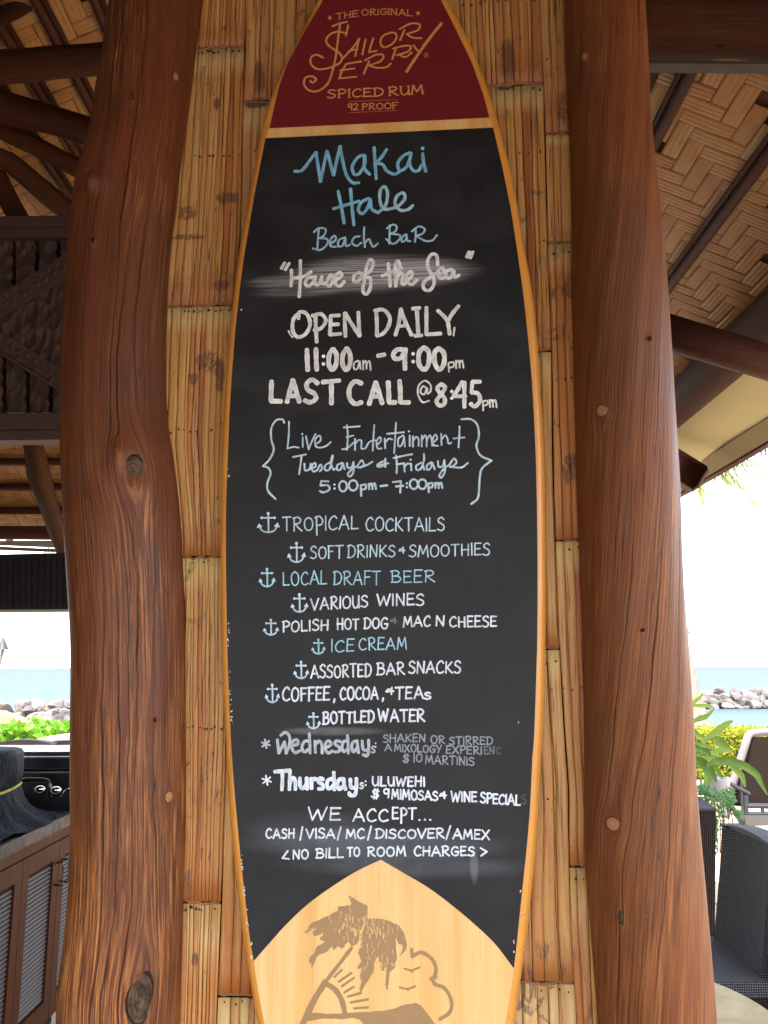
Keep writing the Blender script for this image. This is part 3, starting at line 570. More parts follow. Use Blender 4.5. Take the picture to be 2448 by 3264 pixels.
g('F', .5, [(.05, 1), (.04, 0)], [(.0, 1), (.52, 1)], [(.05, .54), (.42, .56)])
g('G', .64, [(.6, .85), (.4, 1), (.15, .83), (.02, .48), (.12, .12), (.35, 0), (.58, .12), (.62, .42)], [(.36, .44), (.68, .44)])
g('H', .62, [(.05, 1), (.04, 0)], [(.58, 1), (.56, 0)], [(.0, .5), (.62, .52)])
g('I', .1, [(.05, 1), (.05, 0)])
g('K', .6, [(.05, 1), (.05, 0)], [(.55, .98), (.3, .68), (.07, .48)], [(.14, .54), (.35, .28), (.62, .02)])
g('L', .5, [(.05, 1), (.03, .02)], [(.03, .02), (.5, .04)])
g('M', .8, [(.02, 0), (.12, 1)], [(.12, 1), (.38, .25)], [(.38, .25), (.66, 1)], [(.66, 1), (.78, 0)])
g('N', .64, [(.05, 0), (.07, 1)], [(.07, 1), (.56, .02)], [(.56, .02), (.6, 1)])
g('O', .66, [(.34, 1), (.1, .83), (.02, .48), (.12, .12), (.33, 0), (.56, .13), (.65, .5), (.56, .85), (.3, 1)])
g('P', .55, [(.08, 1), (.07, 0)], [(.0, .94), (.3, 1.02), (.54, .82), (.45, .55), (.1, .45)])
g('p', .55, [(.1, .98), (.1, -.35)], [(.0, .9), (.3, 1.0), (.54, .72), (.45, .42), (.12, .32)])
g('R', .62, [(.08, 1), (.07, 0)], [(.0, .93), (.3, 1.02), (.52, .85), (.44, .6), (.1, .5)], [(.14, .52), (.36, .25), (.62, .0)])
g('S', .55, [(.52, .85), (.35, 1.0), (.12, .9), (.08, .68), (.3, .53), (.5, .38), (.5, .14), (.28, 0), (.0, .1)])
g('s', .55, [(.5, .85), (.3, 1.0), (.08, .85), (.12, .62), (.45, .42), (.5, .18), (.28, 0), (.0, .1)])
g('T', .62, [(.0, .98), (.62, 1.0)], [(.31, 1), (.3, 0)])
g('U', .6, [(.04, 1), (.05, .35), (.2, .02), (.42, .08), (.55, .4), (.57, 1)], [(.57, .6), (.6, 0)])
g('V', .64, [(.0, 1), (.3, 0)], [(.3, 0), (.64, 1)])
g('W', .9, [(.0, 1), (.2, 0)], [(.2, 0), (.46, .8)], [(.46, .8), (.64, 0)], [(.64, 0), (.9, 1)])
g('X', .62, [(.02, 1), (.62, 0)], [(.6, 1), (.0, 0)])
g('Y', .6, [(.0, 1), (.28, .5)], [(.6, 1), (.22, 0)])
g('0', .5, [(.26, 1), (.06, .8), (.0, .45), (.1, .1), (.26, 0), (.44, .14), (.5, .5), (.44, .86), (.24, 1)])
g('1', .1, [(.05, 1), (.05, 0)])
g('2', .5, [(.02, .8), (.2, 1), (.45, .85), (.38, .5), (.0, .02)], [(.0, .02), (.5, .03)])
g('9', .5, [(.46, .8), (.28, 1), (.05, .85), (.1, .5), (.34, .48), (.47, .8)], [(.48, .95), (.45, .4), (.42, 0)])
g('$', .6, [(.5, .8), (.28, .92), (.1, .75), (.28, .52), (.5, .3), (.28, .08), (.02, .2)], [(.22, 1.08), (.18, -.06)], [(.42, 1.05), (.36, -.06)])
g('&', .6, [(.0, .38), (.6, .46)], [(.44, 1.0), (.43, .0)], [(.02, .4), (.12, .68), (.3, .75)])
g('/', .3, [(.3, 1.15), (.0, -.15)])
g('<', .55, [(.45, .9), (.0, .1)], [(.0, .1), (.55, .02)])
g('>', .55, [(.0, .9), (.55, .5)], [(.55, .5), (.05, .05)])
g(',', .1, [(.08, .12), (.02, -.22)])
g('.', .1, [(.04, .04), (.07, .05)])
rw = random.Random(12)
def word(ink, txt, x0, x1, y0, y1, h, wd, serif=False, jit=1.0, kern=.17):
    gl = [G[c] for c in txt]; tot = sum(a[0] for a in gl) + kern * (len(gl) - 1); sx = (x1 - x0) / tot; x = 0
    for (gw, st) in gl:
        dy = rw.uniform(-.03, .03) * jit; sc = 1 + rw.uniform(-.05, .05) * jit; sh = rw.uniform(-.05, .05) * jit; ht = 1 + rw.uniform(-.06, .06) * jit
        def T(u, v): xx = x + gw / 2 + (u - gw / 2) * sc + sh * (v - .5) * .6; t = xx / tot; return (x0 + xx * sx, y0 + (y1 - y0) * t - h * (v * ht + dy))
        for p in st: ink.stroke([T(*q) for q in p], wd)
        if serif:
            ends = [q for p in st for q in (p[0], p[-1]) if (q[1] < .06 or q[1] > .94)]
            for q in ends:
                a, b = T(q[0] - .1, q[1] if q[1] > .5 else 0), T(q[0] + .1, q[1] if q[1] > .5 else 0); ink.stroke([a, b], wd * .62, cap=False)
        x += gw + kern
def Z(x0, y0, s): return lambda L: [(x0 + a * s, y0 + b * s) for a, b in L]
def strokes(ink, tr, lst, wd):
    for p in lst: ink.stroke(tr(p), wd)
T1 = Z(800, 0, .5124); T2 = Z(850, 430, .4822); T3 = Z(800, 930, .5124); T7 = Z(740, 2700, .5787)
# --- red top
k = Ink(redp, C_GOLD)
strokes(k, T1, [[(515, 165), (560, 148), (605, 138)], [(562, 150), (548, 250), (535, 350), (515, 440), (485, 520), (430, 565), (375, 567), (338, 530), (346, 486), (388, 477), (412, 498), (390, 515), (376, 505)],
    [(612, 160), (598, 225)], [(600, 208), (540, 200), (492, 222), (475, 262), (505, 298), (552, 328), (574, 365), (550, 400), (480, 428), (415, 430), (378, 395), (385, 355), (420, 343), (456, 362)]], 7.5)
strokes(k, T1, [[(572, 372), (640, 300), (680, 243)], [(680, 243), (667, 300), (655, 352)], [(612, 322), (670, 308)], [(720, 248), (700, 342)], [(768, 240), (740, 328)], [(740, 328), (790, 318)],
    [(880, 205), (830, 225), (812, 265), (832, 296), (880, 280), (912, 240), (905, 210), (880, 205)], [(962, 188), (935, 252)], [(930, 184), (1000, 150), (1055, 155), (1045, 190), (975, 215)], [(975, 215), (1015, 238), (1068, 240)],
    [(600, 400), (575, 440), (555, 492)], [(600, 400), (692, 384)], [(560, 440), (652, 428)], [(555, 490), (662, 480)], [(742, 385), (725, 420), (708, 464)], [(716, 378), (780, 345), (828, 345), (815, 382), (740, 410)],
    [(740, 410), (795, 425), (850, 420), (876, 398)], [(907, 310), (885, 372)], [(890, 306), (950, 290), (1000, 290), (985, 322), (912, 348)], [(925, 340), (965, 358), (1008, 330)], [(1018, 284), (1038, 312), (1062, 328)]], 7)
k.stroke(T1([(1192, 150), (1130, 225), (1050, 335), (975, 448)]), 9)
k.stroke([(1362 + 7 * math.cos(t), 178 + 7 * math.sin(t)) for t in np.linspace(0, 6.28, 14)], 1.3); word(k, 'R', 1359, 1365, 182, 182, 8, 1.2, jit=0)
for (x, y, r) in ((1055, 58, 9), (1336, 43.5, 9)): k.fill([(x + (r if i % 2 == 0 else r * .42) * math.sin(i * math.pi / 5), y - (r if i % 2 == 0 else r * .42) * math.cos(i * math.pi / 5)) for i in range(10)])
word(k, 'THE', 1076, 1144, 64, 53, 19, 3.6, True, .3); word(k, 'ORIG', 1157, 1236, 50.5, 47.5, 19, 3.6, True, .3); word(k, 'INAL', 1241, 1317, 47.5, 53, 19, 3.6, True, .3)
word(k, 'SPICED', 1047, 1224, 314, 307, 26, 5.5, True, .2); word(k, 'RUM', 1242, 1352, 306, 300, 27, 5.5, True, .2)
word(k, '92', 1112, 1144, 352, 351, 20, 3.8, True, .2); word(k, 'PROOF', 1157, 1270, 351, 347, 19, 3.8, True, .2)
k.stroke([(1116, 325), (1269, 318.5)], 1.3, cap=False); k.stroke([(1116, 360), (1269, 353.5)], 1.3, cap=False); k.done('brand_print')
# --- heading
k = Ink(blackp, C_CYAN)
strokes(k, T2, [[(190, 242), (240, 235), (300, 160), (333, 115)], [(333, 115), (345, 200), (362, 312)], [(362, 312), (385, 200), (405, 108)], [(405, 108), (425, 180), (448, 270)], [(448, 270), (470, 170), (492, 76)],
    [(492, 76), (510, 180), (535, 270), (575, 318), (618, 318)], [(650, 135), (610, 150), (572, 210), (585, 262), (620, 255), (655, 190), (655, 138)], [(655, 140), (652, 220), (688, 265)], [(717, 84), (722, 180), (730, 295)],
    [(800, 98), (765, 150), (728, 188)], [(728, 188), (775, 200), (800, 240), (850, 262), (885, 245)], [(955, 120), (910, 140), (873, 190), (885, 238), (925, 220), (950, 170), (962, 122)],
    [(960, 125), (950, 190), (975, 238), (1010, 238), (1030, 200)], [(1037, 124), (1042, 180), (1058, 245)],
    [(478, 372), (500, 480), (518, 588)], [(560, 358), (570, 480), (582, 600)], [(447, 490), (530, 465), (618, 440)], [(680, 420), (630, 450), (612, 500), (640, 522), (675, 480), (690, 425)], [(690, 425), (700, 490), (740, 516)]], 9.5)
k.dot(*T2([(1037, 92)])[0], 6); k.done()
k = Ink(blackp, C_BLU2)
strokes(k, T2, [[(740, 518), (790, 470), (805, 390), (785, 345), (757, 370), (755, 440), (780, 492), (830, 490)], [(830, 490), (880, 470), (920, 420), (905, 385), (865, 410), (855, 460), (890, 500), (940, 495), (972, 468)]], 9.5)
strokes(k, T2, [[(350, 625), (345, 680), (340, 760)], [(318, 645), (350, 618), (395, 625), (385, 665), (350, 685)], [(350, 685), (405, 690), (405, 725), (360, 762), (312, 752)],
    [(430, 720), (462, 695), (455, 668), (430, 690), (428, 735), (462, 742)], [(525, 680), (485, 695), (478, 735), (505, 735), (525, 690)], [(525, 690), (530, 735), (555, 728)], [(620, 672), (585, 680), (570, 715), (600, 735), (630, 715)],
    [(650, 612), (648, 680), (655, 745)], [(655, 715), (680, 690), (695, 720), (710, 742), (740, 720)], [(818, 600), (818, 660), (815, 720)], [(800, 620), (840, 595), (865, 610), (855, 640), (825, 655)],
    [(825, 655), (885, 665), (880, 695), (840, 722), (795, 690)], [(925, 660), (900, 680), (900, 708), (925, 695), (930, 662)], [(930, 662), (935, 700), (955, 705)], [(990, 625), (990, 670), (985, 710)],
    [(965, 640), (1010, 608), (1050, 625), (1035, 655), (995, 670)], [(995, 670), (1050, 702), (1100, 700), (1130, 665)]], 6.8); k.done()
k = Ink(blackp, C_WHITE)
strokes(k, T2, [[(125, 845), (102, 885)], [(155, 848), (128, 893)], [(168, 892), (170, 950), (165, 1002)], [(228, 830), (228, 950), (220, 1072)], [(168, 948), (240, 940), (300, 905)],
    [(310, 940), (275, 950), (260, 985), (285, 1000), (315, 970), (310, 940)], [(325, 935), (325, 985), (350, 988), (370, 938)], [(370, 935), (372, 985), (400, 978)], [(400, 978), (430, 925), (442, 965), (420, 1000), (395, 985)],
    [(455, 965), (500, 935), (490, 910), (460, 935), (460, 985), (490, 1000), (520, 970)], [(620, 910), (585, 930), (580, 965), (605, 970), (635, 935), (620, 910)], [(640, 935), (690, 900), (710, 845), (688, 828), (665, 880), (650, 970), (640, 1030), (665, 1055), (690, 1010), (690, 950), (665, 945)],
    [(808, 848), (815, 920), (822, 1005)], [(765, 935), (840, 905), (900, 880)], [(862, 930), (885, 870), (872, 835), (855, 870), (858, 940), (858, 1005)], [(858, 960), (885, 915), (905, 925), (900, 985), (925, 985)],
    [(925, 970), (965, 935), (958, 905), (930, 930), (935, 975), (965, 990), (998, 960)], [(1135, 865), (1130, 805), (1100, 790), (1070, 830), (1075, 890), (1105, 940), (1110, 990), (1080, 1030), (1045, 1020), (1042, 980), (1090, 940), (1140, 905)],
    [(1140, 930), (1175, 905), (1165, 880), (1140, 900), (1145, 945), (1178, 950)], [(1230, 890), (1195, 905), (1190, 945), (1220, 945), (1240, 900)], [(1240, 900), (1245, 942), (1278, 930)], [(1345, 775), (1328, 812)], [(1368, 775), (1350, 818)]], 10); k.done()
# --- open daily
k = Ink(blackp, C_WHITE)
strokes(k, T3, [[(300, 170), (305, 128), (350, 138), (372, 200), (345, 262), (295, 282), (264, 240), (270, 170), (308, 128)], [(405, 142), (408, 230), (413, 316)], [(385, 150), (440, 140), (470, 180), (440, 228), (395, 240)],
    [(500, 150), (498, 205), (495, 268)], [(500, 150), (555, 148)], [(500, 205), (550, 203)], [(495, 268), (565, 262)], [(592, 280), (588, 200), (588, 132)], [(588, 132), (630, 200), (680, 278)], [(680, 278), (675, 200), (672, 128)],
    [(782, 112), (787, 190), (787, 275)], [(772, 118), (830, 115), (868, 165), (855, 225), (820, 265), (787, 275)], [(902, 272), (925, 190), (935, 108)], [(935, 108), (965, 190), (1003, 272)], [(915, 218), (975, 210)],
    [(1035, 108), (1040, 190), (1045, 272)], [(1008, 107), (1055, 102)], [(1022, 276), (1068, 273)], [(1095, 98), (1095, 190), (1095, 268)], [(1095, 268), (1185, 262)], [(1165, 118), (1205, 155), (1228, 188)], [(1296, 90), (1255, 140), (1228, 188)], [(1228, 188), (1235, 230), (1240, 268)]], 11)
strokes(k, T3, [[(238, 245), (250, 268), (264, 284)], [(1270, 225), (1264, 275)]], 5.5); k.done()
k = Ink(blackp, C_WHITE)
strokes(k, T3, [[(352, 358), (354, 430), (357, 490)], [(408, 354), (410, 430), (414, 490)], [(515, 356), (492, 390), (488, 450), (510, 488), (533, 450), (535, 390), (515, 356)], [(600, 352), (577, 390), (573, 450), (596, 488), (619, 450), (620, 390), (600, 352)],
    [(792, 400), (836, 392)], [(960, 366), (918, 360), (888, 390), (902, 418), (938, 412), (960, 370)], [(964, 356), (960, 430), (962, 485)], [(1080, 346), (1050, 380), (1048, 450), (1080, 486), (1108, 450), (1110, 380), (1080, 346)], [(1170, 352), (1145, 385), (1148, 450), (1176, 486), (1203, 450), (1203, 385), (1170, 352)]], 13.5)
for p in ((455, 402), (455, 450), (1012, 388), (1012, 436)): k.dot(*T3([p])[0], 6)
strokes(k, T3, [[(670, 430), (645, 445), (645, 480), (665, 480), (680, 435)], [(680, 435), (685, 482)], [(700, 430), (702, 485)], [(702, 450), (715, 430), (722, 450), (722, 480)], [(722, 450), (738, 432), (745, 455), (748, 488)],
    [(1232, 450), (1235, 500)], [(1232, 445), (1260, 440), (1265, 465), (1240, 475)], [(1278, 430), (1280, 478)], [(1280, 445), (1295, 430), (1300, 450), (1302, 475)], [(1302, 445), (1315, 430), (1322, 450), (1325, 475)]], 5.5); k.done()
k = Ink(blackp, C_WHITE)
strokes(k, T3, [[(132, 555), (130, 620), (128, 680)], [(128, 680), (193, 682)], [(227, 688), (245, 620), (265, 548)], [(265, 548), (285, 620), (305, 686)], [(240, 650), (290, 647)], [(420, 572), (385, 548), (352, 570), (357, 610), (398, 635), (406, 668), (370, 688), (337, 675)], [(448, 563), (556, 553)], [(503, 560), (504, 630), (504, 698)],
    [(693, 572), (650, 558), (617, 600), (617, 660), (650, 698), (693, 688)], [(737, 702), (760, 630), (780, 563)], [(780, 563), (800, 630), (820, 697)], [(752, 655), (808, 650)], [(857, 562), (860, 630), (861, 688)], [(861, 690), (903, 690)], [(927, 553), (932, 620), (932, 688)], [(932, 690), (988, 690)]], 13.5)
strokes(k, T3, [[(1190, 575), (1162, 600), (1180, 635), (1208, 665), (1203, 703), (1172, 708), (1158, 680), (1185, 640), (1210, 600), (1190, 575)], [(1318, 562), (1290, 610), (1264, 648)], [(1264, 652), (1340, 652)], [(1330, 563), (1330, 640), (1330, 722)], [(1430, 562), (1378, 563)], [(1380, 565), (1374, 630)], [(1374, 630), (1415, 635), (1427, 680), (1395, 716), (1368, 698)]], 11.5)
for p in ((1252, 622), (1252, 664)): k.dot(*T3([p])[0], 5.5)
strokes(k, T3, [[(1095, 600), (1072, 590), (1057, 625), (1080, 640), (1098, 600), (1100, 635), (1120, 620), (1120, 582), (1085, 555), (1047, 585), (1042, 640), (1070, 688), (1110, 680)],
    [(1445, 690), (1447, 740)], [(1445, 685), (1470, 680), (1475, 700), (1450, 712)], [(1487, 675), (1490, 720)], [(1490, 690), (1502, 675), (1507, 695), (1508, 718)], [(1508, 690), (1520, 675), (1528, 695), (1530, 722)]], 5.8); k.done()
# --- live entertainment
k = Ink(blackp, C_PALE)
strokes(k, T3, [[(210, 815), (200, 795), (160, 800), (130, 850), (130, 920), (145, 980), (120, 1040), (78, 1085)], [(78, 1085), (110, 1095), (125, 1130), (105, 1190), (110, 1240), (155, 1288)],
    [(1312, 795), (1370, 795), (1410, 830), (1420, 900), (1405, 960), (1430, 1020), (1498, 1052)], [(1498, 1052), (1440, 1100), (1425, 1160), (1420, 1240), (1410, 1290), (1372, 1322)]], 6.2)
strokes(k, T3, [[(240, 808), (238, 890), (230, 975)], [(230, 975), (270, 965), (300, 970)], [(325, 905), (325, 965)], [(345, 900), (362, 980)], [(362, 980), (385, 925), (405, 885)], [(405, 950), (435, 925), (430, 895), (405, 915), (405, 960), (435, 970), (470, 960), (500, 935)],
    [(600, 830), (605, 900), (600, 985)], [(580, 845), (680, 838)], [(598, 905), (640, 895)], [(570, 980), (600, 975), (640, 940)], [(650, 915), (650, 985)], [(650, 950), (670, 925), (690, 930), (690, 975), (715, 975)], [(770, 830), (765, 900), (760, 990)], [(715, 975), (740, 935), (780, 925)],
    [(785, 955), (810, 930), (805, 905), (785, 930), (790, 975), (815, 975)], [(835, 915), (838, 975)], [(838, 940), (860, 915), (880, 920)], [(905, 815), (900, 900), (893, 1005)], [(850, 885), (955, 875)], [(950, 895), (920, 915), (920, 960), (940, 955), (955, 905)], [(955, 905), (960, 965)], [(990, 895), (990, 960)],
    [(1010, 900), (1010, 965)], [(1010, 930), (1030, 905), (1045, 920), (1045, 960)], [(1065, 895), (1065, 965)], [(1065, 925), (1085, 895), (1095, 915), (1095, 965)], [(1095, 925), (1115, 895), (1125, 920), (1130, 960)], [(1135, 940), (1160, 915), (1150, 890), (1132, 920), (1140, 955), (1165, 960)],
    [(1185, 885), (1188, 955)], [(1188, 920), (1210, 895), (1225, 915), (1230, 945), (1250, 940)], [(1300, 840), (1298, 900), (1293, 970)], [(1262, 915), (1330, 908)]], 5.4)
for p in ((322, 885), (985, 870), (995, 1046)): k.dot(*T3([p])[0], 3.4)
strokes(k, T3, [[(265, 1028), (345, 1012)], [(318, 1020), (310, 1080), (302, 1135)], [(335, 1070), (340, 1110), (365, 1105), (375, 1070)], [(375, 1105), (405, 1085), (400, 1065), (380, 1085), (390, 1118), (415, 1110)], [(415, 1110), (435, 1075), (445, 1100), (430, 1118)],
    [(500, 1060), (465, 1080), (465, 1110), (490, 1105), (505, 1060), (512, 1015), (500, 1060), (515, 1105), (530, 1100)], [(570, 1065), (540, 1080), (540, 1108), (560, 1105), (575, 1068)], [(575, 1068), (585, 1105)], [(600, 1065), (605, 1095), (630, 1090), (640, 1060)], [(640, 1060), (640, 1120), (620, 1150), (605, 1135), (635, 1100), (665, 1085)],
    [(665, 1085), (690, 1050), (705, 1075), (685, 1095)], [(670, 1095), (720, 1080), (758, 1058)], [(825, 1055), (790, 1075), (795, 1090), (825, 1085)], [(838, 1040), (838, 1090)], [(795, 1080), (858, 1068)],
    [(905, 1020), (910, 1080), (908, 1130)], [(890, 1035), (970, 1018), (1005, 1012)], [(908, 1075), (955, 1068)], [(955, 1070), (958, 1120)], [(958, 1090), (975, 1070), (990, 1072)], [(998, 1070), (1000, 1112)], [(1060, 1065), (1030, 1085), (1035, 1110), (1060, 1100), (1078, 1050), (1078, 1010)], [(1070, 1070), (1080, 1108)],
    [(1125, 1062), (1098, 1080), (1098, 1108), (1118, 1100), (1130, 1065)], [(1130, 1065), (1145, 1105)], [(1165, 1055), (1170, 1090), (1195, 1085), (1205, 1050)], [(1205, 1050), (1208, 1120), (1185, 1158), (1175, 1140), (1205, 1100), (1235, 1080)], [(1235, 1080), (1265, 1040), (1280, 1065), (1255, 1088)], [(1240, 1090), (1310, 1095), (1350, 1068)]], 6)
def ell(cx, cy, rx, ry, n=12): return [(cx + rx * math.sin(t), cy - ry * math.cos(t)) for t in np.linspace(0, 2 * math.pi, n)]
strokes(k, T3, [[(485, 1180), (440, 1178)], [(440, 1178), (435, 1205)], [(435, 1205), (480, 1205), (490, 1230), (455, 1248), (430, 1240)], ell(575, 1210, 24, 32), ell(638, 1205, 27, 32), [(685, 1205), (688, 1270)], [(685, 1205), (715, 1200), (715, 1225), (690, 1232)], [(735, 1195), (737, 1230)], [(737, 1210), (752, 1192), (758, 1228)], [(758, 1208), (772, 1192), (780, 1228)],
    [(808, 1210), (850, 1205)], [(885, 1185), (935, 1180)], [(935, 1180), (930, 1250)], [(905, 1212), (950, 1208)], ell(1015, 1198, 25, 30), ell(1068, 1198, 25, 30), [(1105, 1195), (1108, 1248)], [(1105, 1195), (1130, 1192), (1130, 1215), (1108, 1222)], [(1148, 1190), (1150, 1222)], [(1150, 1202), (1165, 1190), (1170, 1222)], [(1170, 1202), (1185, 1190), (1192, 1222)]], 6.4)
for p in ((522, 1200), (522, 1224), (972, 1193), (972, 1217)): k.dot(*T3([p])[0], 3.5)
k.done()
def anchor(ink, cx, cy, w_, h):
    u = h / 60.; a = w_ / 2
    ink.dot(cx, cy - 27 * u, 4.6 * u); ink.stroke([(cx, cy - 27 * u), (cx + 1, cy), (cx + 1, cy + 28 * u)], 5)
    ink.stroke([(cx - a * .6, cy - 14 * u), (cx + a * .6, cy - 14 * u)], 4.6); ink.dot(cx - a * .62, cy - 14 * u, 4 * u); ink.dot(cx + a * .62, cy - 14 * u, 4 * u)
    ink.stroke([(cx - a * .85, cy + 10 * u), (cx - a * .6, cy + 24 * u), (cx, cy + 30 * u), (cx + a * .6, cy + 24 * u), (cx + a * .9, cy + 8 * u)], 5)
    ink.fill([(cx - a * .9, cy + 3 * u), (cx - a * 1.1, cy + 17 * u), (cx - a * .55, cy + 13 * u)]); ink.fill([(cx + a * .92, cy), (cx + a * .55, cy + 12 * u), (cx + a * 1.12, cy + 15 * u)])
rowsM = [(C_PALE, (856, 1665, 66, 63), 5.2, [('TROpICAL', 902, 1142, 1693, 1687, 42), ('COCKTAILS', 1167, 1417, 1693, 1693, 42)]),
    (C_PALE, (946, 1760, 55, 63), 5, [('SOFT', 990, 1094, 1780, 1779, 40), ('DRINKS', 1108, 1260, 1777, 1775, 38), ('&', 1273, 1291, 1763, 1763, 20), ('SMOOTHIES', 1305, 1562, 1776, 1770, 37)]),
    (C_BLU2, (852, 1840, 50, 58), 4.8, [('LOCAL', 903, 1042, 1865, 1862, 42), ('DRAFT', 1063, 1213, 1864, 1864, 42), ('BEER', 1246, 1386, 1857, 1856, 38)]),
    (C_MILK, (955, 1921, 52, 58), 6, [('VARIOUS', 992, 1172, 1944, 1935, 37), ('WINES', 1204, 1351, 1931, 1929, 37)]),
    (C_MILK, (864, 1998, 47, 50), 6, [('POLISH', 902, 1047, 2014, 2008, 34), ('HOT', 1075, 1144, 2007, 2006, 34), ('DOG', 1160, 1236, 2004, 2004, 34), ('MAC', 1286, 1372, 1998, 1996, 32), ('N', 1390, 1416, 1995, 1995, 33), ('CHEESE', 1433, 1582, 1999, 1998, 33)]),
    (C_BLU2, (1015, 2060, 42, 47), 4.8, [('ICE', 1056, 1129, 2078, 2076, 38), ('CREAM', 1144, 1297, 2072, 2070, 37)]),
    (C_MILK, (960, 2134, 46, 55), 6, [('ASSORTED', 992, 1183, 2161, 2157, 40), ('BAR', 1202, 1289, 2151, 2150, 38), ('SNACKS', 1303, 1468, 2146, 2145, 38)]),
    (C_MILK, (868, 2209, 44, 58), 6.6, [('COFFEE', 901, 1050, 2234, 2232, 41), (',', 1063, 1067, 2232, 2232, 30), ('COCOA', 1084, 1205, 2230, 2228, 39), (',', 1218, 1222, 2228, 2228, 30), ('&', 1231, 1255, 2213, 2213, 22), ('TEA', 1261, 1349, 2228, 2227, 37), ('s', 1353, 1373, 2228, 2228, 22)]),
    (C_MILK, (999, 2296, 44, 50), 7, [('BOTTLED', 1029, 1192, 2307, 2301, 36), ('WATER', 1205, 1352, 2299, 2299, 36)])]
for (m, an, wd, ws) in rowsM:
    k = Ink(blackp, m)
    for (t, x0, x1, y0, y1, h) in ws: word(k, t, x0, x1, y0, y1, h, wd * .84)
    k.done(); k = Ink(blackp, C_PALE if m is not C_BLU2 else C_BLU2); anchor(k, *an); k.done('anchor_drawing')
k = Ink(blackp, C_FADE2); word(k, '&', 1246, 1264, 1989, 1989, 20, 4); k.done()
# --- wednesdays / thursdays
T6 = Z(780, 2300, .5847)
def star(ink, cx, cy, r, wd):
    for a in (20, 80, 140): ink.stroke([(cx - r * math.cos(R(a)), cy - r * math.sin(R(a))), (cx + r * math.cos(R(a)), cy + r * math.sin(R(a)))], wd)
k = Ink(blackp, C_BOLD); star(k, 847, 2370, 14, 5.5)
strokes(k, T6, [[(196, 74), (222, 58), (244, 80), (244, 125), (226, 170)], [(226, 170), (217, 110)], [(217, 110), (186, 170)], [(186, 170), (178, 98)],
    [(262, 130), (290, 120), (285, 98), (262, 108), (258, 145), (275, 168), (300, 158)], [(350, 105), (325, 108), (312, 140), (325, 165), (348, 150)], [(352, 65), (355, 120), (356, 170)], [(382, 105), (385, 168)], [(385, 125), (405, 105), (420, 125), (422, 170)],
    [(445, 140), (470, 125), (462, 105), (442, 115), (440, 150), (455, 170), (478, 160)], [(520, 108), (498, 105), (492, 122), (515, 140), (515, 160), (492, 165)], [(560, 105), (538, 110), (530, 140), (540, 162), (560, 150)], [(560, 75), (563, 120), (565, 172)],
    [(612, 105), (590, 112), (583, 140), (592, 165), (612, 145)], [(612, 105), (616, 140), (620, 168)], [(640, 105), (645, 150), (665, 155)], [(675, 100), (675, 150), (668, 185), (645, 180)]], 8.9)
word(k, 's', 1184, 1195, 2399, 2399, 20, 4.5); k.dot(1197, 2369, 3); k.dot(1197, 2380, 3); k.done()
k = Ink(blackp, C_FADE)
for a in (('SHAKEN', 1221, 1355, 2366, 2364, 25), ('OR', 1373, 1417, 2370, 2371, 26), ('STIRRED', 1432, 1569, 2373, 2374, 25), ('A', 1227, 1247, 2393, 2393, 22), ('MIXOLOGY', 1257, 1406, 2395, 2400, 24), ('EXPERI', 1422, 1535, 2402, 2404, 24), ('$', 1283, 1306, 2430, 2430, 26), ('10', 1318, 1344, 2428, 2428, 24), ('MARTINIS', 1356, 1510, 2434, 2440, 26)): word(k, *a, 4.0)
k.done(); k = Ink(blackp, C_FADE2); word(k, 'EN', 1543, 1575, 2403, 2404, 23, 4); k.done(); k = Ink(blackp, C_GHOST); word(k, 'C', 1581, 1596, 2403, 2403, 22, 4); word(k, 'S', 1660, 1676, 2563, 2563, 28, 4); k.done()
k = Ink(blackp, C_MILK); star(k, 850, 2486, 15, 5)
strokes(k, T6, [[(162, 272), (205, 268), (248, 265)], [(205, 270), (205, 320), (202, 372)], [(246, 265), (245, 320), (243, 370)], [(246, 335), (262, 305), (275, 320), (276, 370)], [(300, 305), (302, 350), (318, 362), (335, 340)], [(337, 305), (340, 368)], [(362, 308), (364, 365)], [(364, 330), (378, 310), (392, 315)],
    [(430, 315), (408, 308), (402, 328), (425, 342), (425, 362), (400, 366)], [(480, 310), (455, 318), (448, 345), (458, 365), (480, 350)], [(485, 275), (486, 320), (488, 372)], [(535, 310), (512, 318), (505, 348), (515, 368), (538, 350)], [(538, 308), (542, 345), (550, 370)], [(575, 312), (578, 355), (598, 360)], [(608, 308), (608, 360), (600, 398), (575, 400), (568, 385)]], 9.6)
word(k, 's', 1147, 1158, 2513, 2513, 19, 4.5); k.dot(1165, 2490, 3); k.dot(1165, 2502, 3)
for a in (('ULUWEHI', 1186, 1353, 2504, 2506, 29), ('$', 1184, 1210, 2543, 2543, 28), ('9', 1222, 1240, 2542, 2542, 29), ('MIMOSAS', 1248, 1394, 2546, 2551, 29), ('&', 1401, 1421, 2545, 2545, 20), ('WINE', 1438, 1518, 2554, 2556, 31), ('SPECIAL', 1531, 1657, 2559, 2567, 32)): word(k, *a, 5.3)
k.done(); k = Ink(blackp, C_MILK)
for a in (('WE', 983, 1084, 2613, 2613, 39), ('ACC', 1125, 1236, 2617, 2618, 39), ('EpT', 1250, 1325, 2610, 2610, 36), ('...', 1332, 1374, 2614, 2614, 30)): word(k, *a, 5.2)
k.done(); k = Ink(blackp, C_MILK)
for a in (('CASH', 847, 938, 2671, 2670, 29), ('/', 956, 964, 2672, 2672, 32), ('VISA', 976, 1066, 2671, 2671, 30), ('/', 1075, 1086, 2672, 2672, 32), ('MC', 1103, 1160, 2671, 2671, 30), ('/', 1172, 1182, 2672, 2672, 32), ('DISCOVER', 1196, 1414, 2672, 2671, 29), ('/', 1422, 1434, 2672, 2672, 34), ('AMEX', 1444, 1558, 2673, 2676, 31)): word(k, *a, 4.9)
k.done(); k = Ink(blackp, C_MILK)
